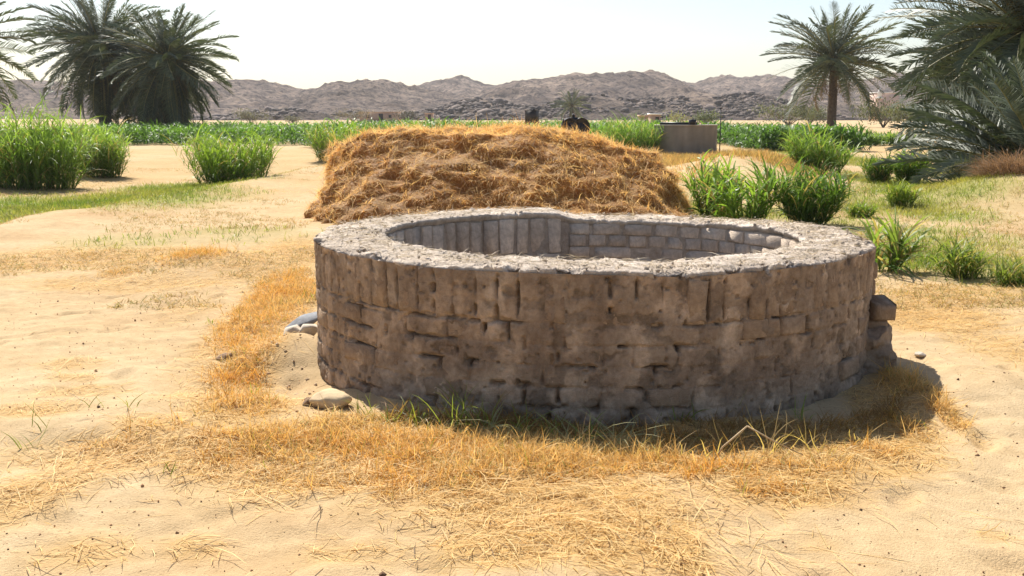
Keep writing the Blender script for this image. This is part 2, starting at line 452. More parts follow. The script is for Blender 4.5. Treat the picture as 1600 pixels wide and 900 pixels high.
def build_ground():
    xs = axis(-4.6, 4.8, 0.036, 1.045, 1.045, -1500, 1500)
    ys = axis(3.3, 11.0, 0.036, 1.25, 1.03, -1500, 1500)
    X, Y = np.meshgrid(xs, ys)
    Z = gz(X, Y)
    fr = np.random.default_rng(19)
    nearm = (Y > 3) & (Y < 13) & (np.abs(X) < 7); xn, yn = X[nearm], Y[nearm]; dz = np.zeros_like(xn)
    for k in range(110):                                      # old soft footprints
        fx, fy, fa = fr.uniform(-4.2, 4.8), 3.4 + 8 * fr.uniform(0, 1) ** 1.3, fr.uniform(-0.9, 0.9) + math.pi / 2
        u = (xn - fx) * math.cos(fa) + (yn - fy) * math.sin(fa); w = -(xn - fx) * math.sin(fa) + (yn - fy) * math.cos(fa)
        q = (u / 0.15) ** 2 + (w / 0.065) ** 2
        dz += fr.uniform(0.010, 0.034) * (-np.exp(-q ** 1.5) + 0.45 * np.exp(-((np.sqrt(q) - 1.35) / 0.35) ** 2))
    Z[nearm] += dz
    near = (Y > 2) & (Y < 60) & (np.abs(X) < 30)
    dry = np.zeros_like(X); grn = np.zeros_like(X)
    x, y = X[near], Y[near]
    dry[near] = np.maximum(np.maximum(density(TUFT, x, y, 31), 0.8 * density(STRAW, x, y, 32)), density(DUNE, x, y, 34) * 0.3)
    grn[near] = density(GREEN, x, y, 33, 0.9)
    fz = (Y > 14) & (Y < 300)                                  # stubble on the open fields
    dry[fz] = np.maximum(dry[fz], 0.45 * smooth(0.0, 0.6, fbm(X[fz] / 4, Y[fz] / 9, 0, 41, 3) + 0.15) * smooth(14, 22, Y[fz]) * smooth(120, 60, Y[fz]))
    grn[fz] = np.maximum(grn[fz], 0.5 * smooth(0.1, 0.7, fbm(X[fz] / 5, Y[fz] / 12, 0, 44, 3)) * smooth(60, 75, Y[fz]) * smooth(150, 100, Y[fz]))
    V = np.stack([X, Y, Z], -1).reshape(-1, 3)
    q = grid_faces(len(xs), len(ys))
    cc = V[q].mean(1)
    k = ((cc[:, 0] - WC[0]) / (WRX - 0.25)) ** 2 + ((cc[:, 1] - WC[1]) / (WRY - 0.25)) ** 2 > 1
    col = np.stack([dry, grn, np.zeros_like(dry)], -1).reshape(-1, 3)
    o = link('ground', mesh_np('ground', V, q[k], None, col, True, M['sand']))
    tag(o, 'pale orange sand ground with scattered dry litter', kind='structure')
build_ground()

# ------------------------------------------------------------------ hills
def hill_range(name, label, Yr, pts, y0, y1, mat, amp, seed, step=1.6, rows=130, kind='structure', rocky=1.0):
    pts = np.array(pts, float)
    xr = np.array([wx(p, Yr, 10) for p in pts[:, 0]]); zr = np.array([wz(p, Yr) for p in pts[:, 1]])
    xs = np.arange(xr[0], xr[-1], step); t = np.linspace(0, 1.55, rows)
    T, X = np.meshgrid(t, xs, indexing='ij')
    base = np.interp(X, xr, zr)
    k = 9; ker = np.hanning(k + 2)[1:-1]; ker /= ker.sum()
    base = np.apply_along_axis(lambda r: np.convolve(np.pad(r, k // 2, 'edge'), ker, 'valid'), 1, base)
    Yw = y0 + T * (Yr - y0) + 14 * fbm(X / 60, T * 0, 0, seed, 2) * (1 - np.abs(1 - T)) 
    prof = np.where(T < 1, T ** 1.25 * (1.0 - 0.0 * T), np.clip(1 - ((T - 1) / 0.55) ** 1.6, 0, 1))
    gully = fbm(X / 26, Yw / 48, 0, seed + 5, 4)
    mid = np.sin(np.clip(T, 0, 1) * math.pi) ** 0.8
    Z = base * (prof * (1 - 0.42 * mid * gully) - 0.20 * mid * np.abs(fbm(X / 15, Yw / 26, 0, seed + 7, 3)))
    rid = 1 - np.abs(fbm(X / 9, Yw / 12, 0, seed + 9, 4)) * 2
    loc = smooth(-0.1, 0.5, fbm(X / 40, Yw / 50, 0, seed + 11, 3))
    Z = Z + amp * rocky * (0.35 + 0.65 * loc) * rid * 1.9 * smooth(0, 0.25, T) + amp * 1.1 * fbm(X / 3.5, Yw / 4, 0, seed + 13, 3) * smooth(0, 0.2, T)
    e = smooth(0, 1, (X - xs[0]) / 25) * smooth(0, 1, (xs[-1] - X) / 25)
    Z = Z * e - 1.2 * (1 - smooth(0, 0.12, T)) - 0.2
    V = np.stack([X, Yw, Z], -1).reshape(-1, 3)
    dk = (1.0 - 0.30 * loc).reshape(-1, 1) * np.array([[1, 1, 1.0]])
    o = link(name, mesh_np(name, V, grid_faces(len(xs), rows), None, dk, True, mat))
    tag(o, label, kind=kind)
    return xs, Yw, Z

hill_range('hills', 'farthest bare hazy ridge behind the rocky hills', 760,
           [(-700, 150), (-300, 120), (-60, 128), (60, 126), (200, 135), (330, 128), (440, 140), (520, 150), (600, 140), (640, 139), (672, 130), (700, 123), (716, 120), (738, 126), (760, 138),
            (800, 132), (900, 130), (1000, 125), (1060, 132), (1080, 133), (1100, 126), (1125, 117), (1150, 121), (1172, 120), (1200, 117), (1225, 124), (1280, 135), (1340, 128), (1400, 116), (1450, 120),
            (1600, 130), (1900, 120), (2300, 150)], 430, 0, M['hill'], 1.3, 51, 2.0, 120)
hill_range('hills', 'bare brown hills crossing the horizon behind the fields', 540,
           [(-600, 150), (-200, 140), (40, 131), (140, 140), (250, 135), (340, 129), (372, 127), (402, 126), (432, 131), (462, 139), (484, 146), (500, 137), (520, 131), (536, 133), (560, 130), (598, 126), (622, 132),
            (646, 139), (690, 146), (740, 150), (770, 140), (792, 131), (815, 128), (832, 123), (856, 126), (880, 119), (902, 114), (930, 116), (960, 115), (992, 112), (1028, 112), (1050, 119), (1076, 138),
            (1110, 150), (1200, 150), (1300, 158), (1400, 150), (1600, 150), (1900, 140), (2200, 165)], 330, 0, M['hill'], 1.2, 61, 1.6, 130)
OUT = hill_range('hills', 'dark broken rock outcrops at the foot of the hills', 335,
           [(300, 186), (360, 178), (420, 172), (470, 178), (520, 182), (640, 184), (670, 178), (700, 166), (735, 156), (770, 158), (800, 168), (830, 170), (860, 164), (890, 158), (920, 148), (950, 152), (980, 160),
            (1010, 158), (1050, 156), (1090, 153), (1140, 153), (1190, 152), (1215, 158), (1250, 170), (1300, 184), (1340, 186)], 270, 0, M['outcrop'], 0.9, 71, 0.9, 90, 'structure', 1.2)

def boulders():
    xs, Yw, Z = OUT
    g = Geo(); r = np.random.default_rng(5)
    import bmesh
    bm = bmesh.new(); bmesh.ops.create_icosphere(bm, subdivisions=1, radius=1)
    V0 = np.array([v.co[:] for v in bm.verts]); T0 = np.array([[v.index for v in f.verts] for f in bm.faces]); bm.free()
    n = 9000
    ci = r.integers(0, len(xs), n); ri = r.integers(2, 64, n)
    keep = fbm(xs[ci] / 14, Yw[ri, ci] / 18, 0, 77, 3) + 0.25 * (Z[ri, ci] > 0.8) > 0.12
    for c, q in zip(ci[keep], ri[keep]):
        s = 0.18 + r.gamma(1.5, 0.20)
        V = V0 * (1 + r.uniform(-0.28, 0.28, (len(V0), 1))) * np.array([s * r.uniform(.8, 1.7), s * r.uniform(.8, 1.3), s * r.uniform(.5, .95)])
        a = r.uniform(0, 6.28); ca, sa = math.cos(a), math.sin(a)
        V = V @ np.array([[ca, sa, 0], [-sa, ca, 0], [0, 0, 1]]) + np.array([xs[c] + r.uniform(-.4, .4), Yw[q, c], Z[q, c] + s * 0.15])
        g.add(V, None, T0, np.ones(3) * r.uniform(0.5, 1.7))
    tag(g.build('boulders', M['boulder']), 'heaps of dark boulders over the rock outcrops below the hills', kind='stuff')
boulders()

# ------------------------------------------------------------------ the well
def wpos(t, off, z):
    n = np.stack([np.cos(t) / WRX, np.sin(t) / WRY], -1); n = n / np.linalg.norm(n, axis=-1, keepdims=True)
    x = WC[0] + WRX * np.cos(t) + n[..., 0] * off; y = WC[1] + WRY * np.sin(t) + n[..., 1] * off
    return np.stack([x, y, np.broadcast_to(z, np.shape(x))], -1), n

def rim_z(t):
    t = np.mod(t, 2 * math.pi); d = np.degrees(t)
    z = 0.815 + 0.030 * smooth(93, 99, d) * smooth(200, 150, d) - 0.024 * smooth(25, 45, d) * smooth(95, 89, d)
    z = z - 0.018 * np.exp(-((d - 285) / 14) ** 2) + 0.014 * np.exp(-((d - 205) / 25) ** 2)
    return z + 0.012 * fbm(np.cos(t) * 2.2, np.sin(t) * 2.2, 0, 91, 3)

ARC = 1.81
def ring_cells(n, jit, r):
    e = (np.arange(n) + r.uniform(-jit, jit, n)) / n * 2 * math.pi
    return np.sort(e)

def brick_variants(base, w, d, h, n, mat, seed, rnd=0.012):
    """rough hand-moulded bricks: local x along wall, y = outward (face at y=0), z up"""
    out = []
    for i in range(n):
        r = np.random.default_rng(seed + i)
        x, z = w / 2, h / 2
        xs = np.array([-x, -x + rnd, x - rnd, x]); zs = np.array([-z, -z + rnd, z - rnd, z])
        Zg, Xg = np.meshgrid(zs, xs, indexing='ij')
        edge = (np.abs(np.abs(Xg) - x) < 1e-6) | (np.abs(np.abs(Zg) - z) < 1e-6)
        Yg = np.where(edge, -rnd, r.normal(0, 0.0025, Xg.shape)) + Xg * r.normal(0, 0.03) + Zg * r.normal(0, 0.04)
        Xg = Xg + r.normal(0, 0.005, Xg.shape); Zg = Zg + r.normal(0, 0.004, Zg.shape)
        Vf = np.stack([Xg, Yg, Zg], -1).reshape(-1, 3)
        qf = [[a, a + 1, a + 5, a + 4] for rr in range(3) for a in range(rr * 4, rr * 4 + 3)]
        back = np.array([[-x, -d, -z], [x, -d, -z], [x, -d, z], [-x, -d, z]])
        V = np.concatenate([Vf, back])
        rim = [0, 1, 2, 3, 7, 11, 15, 14, 13, 12, 8, 4]
        T, Q = [], list(qf)
        bi = [16, 16, 17, 17, 17, 18, 18, 18, 19, 19, 19, 16]
        for k in range(12):
            a, b2 = rim[k], rim[(k + 1) % 12]; p, q2 = bi[k], bi[(k + 1) % 12]
            T.append([a, p, b2])
            if p != q2: T.append([b2, p, q2])
        Q.append([16, 19, 18, 17])
        out.append(mesh_np(base, V, Q, T, np.ones((20, 3)), False, mat))
    return out

def build_well():
    r = np.random.default_rng(12)
    well = thing('well', 'low round mud brick well with thick crumbling rim in front of the hay stack', 'well', (WC[0], WC[1], 0))
    inv = Matrix.Translation((-WC[0], -WC[1], 0))
    def child(name, me):
        o = link(name, me, well); o.matrix_parent_inverse = inv; return o
    # --- outer bricks
    NS = 92
    sold = ring_cells(NS, 0.16, r)
    SH = 0.262
    rows = [(-0.06 + 0.117 * k, -0.06 + 0.117 * (k + 1)) for k in range(5)]
    rowc = [ring_cells(int(r.integers(46, 56)), 0.34, r) for _ in rows]
    def zw(tt, k): return 0.022 * fbm(np.cos(tt) * 2.6 + 5 * k, np.sin(tt) * 2.6, 0, 201 + k, 3)     # courses wander up and down
    sv = brick_variants('soldier_brick', 0.112, 0.10, SH - 0.012, 10, M['brick'], 100)
    hv = brick_variants('brick', 0.20, 0.10, 0.104, 12, M['brick'], 200)
    def place(name, me, t, off, z, sx, sz, tilt):
        p, n = wpos(np.array(t), off, z)
        ang = math.atan2(n[1], n[0]) - math.pi / 2
        o = link(name, me, well)
        o.location = (p[0] - WC[0], p[1] - WC[1], p[2]); o.rotation_euler = (r.normal(0, 0.03), tilt, ang); o.scale = (sx, 1, sz)
        return o
    def gap(cells, i): 
        a, b = cells[i], cells[(i + 1) % len(cells)]
        if b < a: b += 2 * math.pi
        return (a + b) / 2, (b - a) * ARC
    for tt, zz in ((-0.16, .62), (-0.13, .50)): place('brick', hv[3], tt, 0.045, zz, 0.8, 1.1, 0.05)
    for i in range(NS):
        t, w = gap(sold, i)
        place('soldier_brick', sv[r.integers(10)], t, r.normal(-0.002, 0.0065), float(rim_z(t)) - 0.030 - SH / 2, (w - 0.014) / 0.112, 1 + r.normal(0, 0.015), r.normal(0, 0.03))
    for ki, ((za, zb), cells) in enumerate(zip(rows, rowc)):
        for i in range(len(cells)):
            t, w = gap(cells, i)
            place('brick', hv[r.integers(12)], t, r.normal(-0.004, 0.008), (za + zb) / 2 + float(zw(t, 1)), (w - 0.014) / 0.20, 1, r.normal(0, 0.05))
    # --- outer plaster skin
    nt_, nz = 1900, 150
    t = np.arange(nt_) / nt_ * 2 * math.pi
    zt = rim_z(t) - 0.012
    s = np.linspace(0, 1, nz)[:, None]
    Z = -0.40 + (zt + 0.40)[None, :] * s; T = np.broadcast_to(t, Z.shape)
    A = T * ARC
    cx, sy = np.cos(T) * ARC, np.sin(T) * ARC
    off = 0.012 + 0.010 * fbm(cx / 0.30, sy / 0.30, Z / 0.22, 5, 4) + 0.004 * fbm(cx / 0.05, sy / 0.05, Z / 0.05, 6, 3)
    off = off + 0.010 * np.clip(fbm(cx / 0.7, sy / 0.7, Z / 0.5, 8, 2), -1, 1) + 0.014 * smooth(0.12, -0.05, Z)
    # joints opened by weather
    d = np.full(Z.shape, 9.0)
    ztop = np.broadcast_to(zt[None, :], Z.shape)
    insold = Z > ztop - SH - 0.005
    idx = np.searchsorted(sold, t); 
    lo = sold[(idx - 1) % NS]; hi = sold[idx % NS]
    da = np.minimum(np.abs((t - lo + math.pi) % (2 * math.pi) - math.pi), np.abs((hi - t + math.pi) % (2 * math.pi) - math.pi)) * ARC
    wob = 0.012 * fbm(cx / 0.08, sy / 0.08, Z / 0.08, 61, 2)
    d = np.where(insold, np.minimum(np.abs(da[None, :] + wob), 9), d)
    d = np.minimum(d, np.abs(Z - (ztop - SH - 0.005) + wob * 1.5))
    Zr = Z - zw(T, 1)
    for (za, zb), cells in zip(rows, rowc):
        idx = np.searchsorted(cells, t); n = len(cells)
        lo = cells[(idx - 1) % n]; hi = cells[idx % n]
        da = np.minimum(np.abs((t - lo + math.pi) % (2 * math.pi) - math.pi), np.abs((hi - t + math.pi) % (2 * math.pi) - math.pi)) * ARC
        inr = (~insold) & (Zr >= za) & (Zr < zb)
        d = np.where(inr, np.minimum(d, np.minimum(np.abs(da[None, :] + wob), np.minimum(np.abs(Zr - za + wob), np.abs(zb - Zr + wob)))), d)
    openm = smooth(0.0, 0.55, fbm(cx / 0.17, sy / 0.17, Z / 0.12, 15, 3) + 0.06)
    g = np.exp(-(d / 0.0065) ** 2)
    off = off - (0.0045 + 0.050 * openm) * g
    deep = smooth(0.30, 0.52, fbm(cx / 0.12, sy / 0.12, Z / 0.10, 17, 3))
    off = off - 0.06 * deep * np.exp(-(d / 0.012) ** 2)
    pit = smooth(0.72, 0.86, vnoise(cx / 0.035, sy / 0.035, Z / 0.03, 19))
    off = off - 0.022 * pit
    run = smooth(0.1, 0.6, fbm(cx / 0.06, sy / 0.06, Z / 0.5, 23, 2)) * smooth(ztop - 0.45, ztop, Z)
    off = off + 0.010 * run
    tone = 0.94 + 0.12 * fbm(cx / 0.5, sy / 0.5, Z / 0.3, 25, 3)
    wash = smooth(0.0, 0.5, fbm(cx / 0.10, sy / 0.10, Z / 0.45, 27, 3)) * smooth(ztop - 0.5, ztop - 0.05, Z)
    smear = smooth(-0.15, 0.45, fbm(cx / 0.13, sy / 0.13, Z / 0.16, 29, 4)); flake = smooth(0.15, 0.3, fbm(cx / 0.09, sy / 0.09, Z / 0.07, 30, 4))
    tone = tone * (0.80 + 0.42 * smear) * (1 - 0.30 * flake)
    colr = tone[..., None] * (1 + wash[..., None] * np.array([0.22, 0.25, 0.28]))
    crumb = 0.004 * fbm(cx / 0.02, sy / 0.02, Z / 0.02, 28, 2) - 0.006 * flake
    P, n = wpos(T, off + crumb, Z)
    child('mud_plaster', mesh_np('mud_plaster', P.reshape(-1, 3), grid_faces(nt_, nz, True), None, colr.reshape(-1, 3), True, M['mud']))
    # --- rim cap
    prof = [(-0.012, -0.045), (-0.002, -0.034), (0.006, -0.022), (0.008, -0.010), (0.003, -0.003)] + [(-x, 0.0) for x in np.linspace(0.012, WT - 0.012, 40)] + [(-WT + 0.0, -0.006), (-WT - 0.002, -0.014), (-WT + 0.006, -0.026), (-WT + 0.04, -0.06)]
    prof = np.array(prof); m = len(prof)
    T = np.broadcast_to(t, (m, nt_)); O = np.broadcast_to(prof[:, :1], (m, nt_)); H = np.broadcast_to(prof[:, 1:], (m, nt_))
    P0, n = wpos(T, O, 0.0)
    X, Y = P0[..., 0], P0[..., 1]
    top = smooth(-0.05, -0.005, H)
    lip = 0.022 * fbm(np.cos(T) * 13, np.sin(T) * 13, O * 0 + H * 2, 33, 4) * (1 - smooth(0.02, 0.10, -O) * smooth(0.02, 0.10, O + WT))
    crust = 0.008 * fbm(X / 0.22, Y / 0.22, 0, 35, 3) - 0.007 * smooth(0.10, 0.0, np.abs(fbm(X / 0.14, Y / 0.14, 0, 36, 3))) + 0.006 * np.abs(fbm(X / 0.035, Y / 0.035, 0, 37, 3)) + 0.005 * smooth(0.1, 0.25, fbm(X / 0.07, Y / 0.07, 0, 38, 3))
    slab = smooth(0.02, 0.07, fbm(X / 0.30, Y / 0.30, 0, 39, 3)) * 0.010 - 0.012 * smooth(0.035, 0.0, np.abs(fbm(X / 0.3, Y / 0.3, 0, 40, 4)))
    crown = 0.010 * np.sin(np.clip(-O / WT, 0, 1) * math.pi)
    drip = -0.012 * smooth(0.05, 0.5, fbm(np.cos(T) * 17, np.sin(T) * 17, 0, 41, 3)) * (1 - top) * (O > -0.1)
    bite = smooth(0.12, 0.4, fbm(np.cos(T) * 14, np.sin(T) * 14, 0, 43, 4)) * 0.04
    Zc = rim_z(T) + H + (crust + slab) * (0.25 + 0.75 * top) + crown + drip - bite * np.exp(-((O - 0.0) / 0.05) ** 2)
    P, n = wpos(T, O + lip - bite * (O > -0.03), Zc)
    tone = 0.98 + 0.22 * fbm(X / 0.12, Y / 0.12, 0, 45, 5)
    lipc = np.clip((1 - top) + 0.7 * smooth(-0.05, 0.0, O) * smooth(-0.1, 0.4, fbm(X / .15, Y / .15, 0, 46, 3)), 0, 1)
    colr = tone[..., None] * (1 - lipc[..., None] * np.array([0.18, 0.22, 0.27]))  # lip browned towards the wall, so the painted-in sunlight stays on the top
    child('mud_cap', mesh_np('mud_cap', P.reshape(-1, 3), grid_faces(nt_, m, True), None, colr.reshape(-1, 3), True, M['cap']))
    # --- lining: soldier course at the back left, flat courses at the back right
    lsv = brick_variants('lining_brick', 0.118, 0.09, 0.25, 8, M['lining'], 300, 0.008)
    lhv = brick_variants('lining_brick', 0.20, 0.09, 0.086, 8, M['lining'], 400, 0.008)
    def lplace(me, tt, depth, z, sx, sz):
        p, n = wpos(np.array(tt), -WT + depth, z)
        o = link('lining_brick', me, well)
        o.location = (p[0] - WC[0], p[1] - WC[1], p[2]); o.rotation_euler = (r.normal(0, 0.015), r.normal(0, 0.015), math.atan2(n[1], n[0]) + math.pi / 2); o.scale = (sx, 1, sz)
    IR = 1.30
    def segfill(a0, a1, z0, z1, w, bank, bw, bh):
        n = max(1, round(math.radians(a1 - a0) * IR / w)); e = np.linspace(a0, a1, n + 1); e[1:-1] += r.normal(0, 0.06 * (a1 - a0) / n * (1 if w < .15 else 2.2), n - 1)
        for i in range(n):
            tt = math.radians((e[i] + e[i + 1]) / 2); ww = math.radians(e[i + 1] - e[i]) * IR
            lplace(bank[r.integers(8)], tt, r.normal(0.0, 0.006), (z0 + z1) / 2 + r.normal(0, 0.002), (ww - 0.010) / bw, (z1 - z0 - 0.009) / bh)
    segfill(95, 186, 0.815 - 0.29, 0.815 - 0.005, 0.125, lsv, 0.118, 0.25)
    for k in range(4): segfill(95 - 2 * (k % 2), 190, 0.525 - 0.095 * (k + 1), 0.525 - 0.095 * k, 0.21, lhv, 0.20, 0.086)
    for k in range(7): segfill(-5 + 3 * (k % 2), 93.5 if k < 3 else 92, 0.770 - 0.095 * (k + 1), 0.770 - 0.095 * k, (0.21, 0.145, 0.23)[k % 3], lhv, 0.20, 0.086)
    ni, nzi = 700, 60
    ti = np.arange(ni) / ni * 2 * math.pi
    Zi = np.linspace(-3.2, 1, nzi)[:, None] * 0 + np.concatenate([np.linspace(-3.2, -0.2, 10), np.linspace(-0.15, 1.0, nzi - 10)])[:, None]
    Zi = np.minimum(Zi + 0 * ti[None, :], rim_z(ti)[None, :] - 0.04 - (1.0 - Zi) * 0.001)
    Ti = np.broadcast_to(ti, Zi.shape)
    oi = -WT + 0.014 + 0.008 * fbm(np.cos(Ti) * 8, np.sin(Ti) * 8, Zi * 6, 47, 3)
    P, n = wpos(Ti, oi, Zi)
    q = grid_faces(ni, nzi, True)[:, ::-1]
    child('shaft_mortar', mesh_np('shaft_mortar', P.reshape(-1, 3), q, None, np.ones((ni * nzi, 3)) * 0.72, True, M['lining']))
    # chaff and clods lying on the rim
    N = 5000
    tt = r.uniform(0, 2 * math.pi, N); oo = -r.uniform(0.02, WT - 0.03, N)
    P, n = wpos(tt, oo, rim_z(tt) + 0.022)
    a = r.uniform(0, 6.28, N)
    dv = np.stack([np.cos(a), np.sin(a), r.normal(0.02, 0.12, N)], 1)
    sh = r.uniform(0.6, 1.1, N)[:, None]
    V, Q, Tt, C = ribbons(P, dv, r.uniform(0.03, 0.13, N), r.uniform(0.003, 0.006, N), 0.3, 2, np.array([0.50, 0.42, 0.30]) * sh, r=r)
    o = child('chaff', mesh_np('chaff', V, Q, Tt, C, False, M['dry'])); o['kind'] = 'stuff'
    g = Geo()
    V0 = np.array([[1, 0, 0], [-1, 0, 0], [0, 1, 0], [0, -1, 0], [0, 0, 1], [0, 0, -1.0]])
    T0 = np.array([[0, 2, 4], [2, 1, 4], [1, 3, 4], [3, 0, 4], [2, 0, 5], [1, 2, 5], [3, 1, 5], [0, 3, 5]])
    for k in range(420):
        tk = r.uniform(0, 2 * math.pi); ok = -r.uniform(0.0, WT)
        p, _ = wpos(np.array(tk), ok, float(rim_z(tk)) + 0.016)
        sz = r.gamma(1.3, 0.0045) + 0.003
        g.add(V0 * r.uniform(0.6, 1.4, (6, 3)) * sz + p, None, T0, np.ones(3) * r.uniform(0.75, 1.1))
    o = g.build('clods', M['cap'], well); o.matrix_parent_inverse = inv; o['kind'] = 'stuff'
    # water far down
    a = np.arange(64) / 64 * 2 * math.pi
    Vw = np.concatenate([[[0, 0, 0]], np.stack([np.cos(a) * (WRX - WT), np.sin(a) * (WRY - WT), a * 0], 1)])
    mw, ntw, bw = new_mat('dark_water'); bw.inputs['Base Color'].default_value = (0.02, 0.025, 0.02, 1); bw.inputs['Roughness'].default_value = 0.05
    bump(ntw, bw, noise(ntw, 3, 3), 0.2, 0.02)
    wo = link('water', mesh_np('water', Vw, None, [[0, i + 1, (i + 1) % 64 + 1] for i in range(64)], None, False, mw), None, (WC[0], WC[1], -2.9))
    tag(wo, 'dark water at the bottom of the round well', kind='structure')
build_well()

# broken masonry stub against the right side of the well
def build_stub():
    r = np.random.default_rng(33)
    cx, cy = 2.31, 6.72
    st = thing('broken_wall', 'broken stub of mud brick masonry against the right side of the well', 'wall', (cx, cy, 0), math.radians(-6))
    var = brick_variants('brick', 0.24, 0.22, 0.10, 6, M['brick'], 500, 0.02)
    lay = [(-0.10, [(-0.12, 0), (0.13, 0.0), (0.0, 0.24), (0.16, 0.26)]), (0.01, [(-0.10, 0.02), (0.14, 0.02), (0.04, 0.26)]), (0.12, [(-0.12, 0.0), (0.11, 0.03), (0.06, 0.27)]),
           (0.23, [(-0.10, 0.03), (0.12, 0.05), (0.0, 0.29)]), (0.335, [(-0.15, 0.02), (0.16, 0.03)]), (0.43, [(-0.19, 0.06)])]
    for z, row in lay:
        for x, y in row:
            o = link('brick', var[r.integers(6)], st, (x * 0.66 - .02 + r.normal(0, .015), y + r.normal(0, .012) - 0.1, z + 0.05), (r.normal(0, .09), r.normal(0, .09), math.pi + r.normal(0, .2)))
            o.scale = (0.62, 1.0, 1.04)
    g = Geo(); g.box((0.0, 0.08, 0.14), (0.40, 0.42, 0.52), 0.05, (0.8, 0.8, 0.8), 0.86)
    n = 14
    V = g.V[0]
    # subdivided lumpy core
    import bmesh
    bm = bmesh.new(); bmesh.ops.create_cube(bm, size=1); bmesh.ops.subdivide_edges(bm, edges=bm.edges[:], cuts=24, use_grid_fill=True)
    Vc = np.array([v.co[:] for v in bm.verts]); Qc = np.array([[v.index for v in f.verts] for f in bm.faces]); bm.free()
    Vc = Vc * np.array([0.33, 0.40, 0.44]) + np.array([-.03, 0.10, 0.06])
    Vc[:, 0] *= 1 - 0.25 * np.clip(Vc[:, 2], 0, 1)
    for ax in range(3): Vc[:, ax] += 0.09 * fbm(Vc[:, 0] * 8 + ax * 9, Vc[:, 1] * 8, Vc[:, 2] * 8, 81, 4)
    link('mud_mortar', mesh_np('mud_mortar', Vc, Qc, None, np.ones((len(Vc), 3)) * 0.9, True, M['mud']), st)
build_stub()

def stone(label, px, py, size, mat, seed, rotz=0.0, tilt=(0, 0), sink=0.35, name='stone', zoff=0.0):
    x, y = gp(px, py)
    o = link(name, rock_mesh(name, size, seed, mat, 3), None, (x, y, float(gz(x, y)) + size[2] * (1 - sink) + zoff), (tilt[0], tilt[1], rotz))
    tag(o, label, 'stone', 'loose stones')
stone('pale tan flat-topped stone in the grass at the left foot of the well', 516, 642, (0.10, 0.075, 0.055), M['pale_stone'], 3, 0.25, (0.1, 0.05))
stone('grey slaty slab leaning on the left side of the well', 476, 528, (0.15, 0.11, 0.035), M['grey_stone'], 8, 0.4, (0.1, -0.35), 0, zoff=0.09)
stone('whitish stone under the left end of the grey slab', 461, 540, (0.075, 0.07, 0.055), M['white_stone'], 14, 0.2)
stone('whitish stone wedged between grey slab and well wall', 484, 540, (0.07, 0.06, 0.05), M['white_stone'], 19, 1.2, zoff=0.02)
stone('small dark brown stone on sand left of the dry grass strip', 352, 557, (0.06, 0.045, 0.03), M['brown_stone'], 21)
stone('small pale stone on open sand right of the broken wall stub', 1437, 556, (0.035, 0.03, 0.018), M['white_stone'], 24)
stone('thin brown stone beside the pale flat-topped stone', 482, 640, (0.05, 0.03, 0.022), M['brown_stone'], 27, 0.6, (0, -0.3))

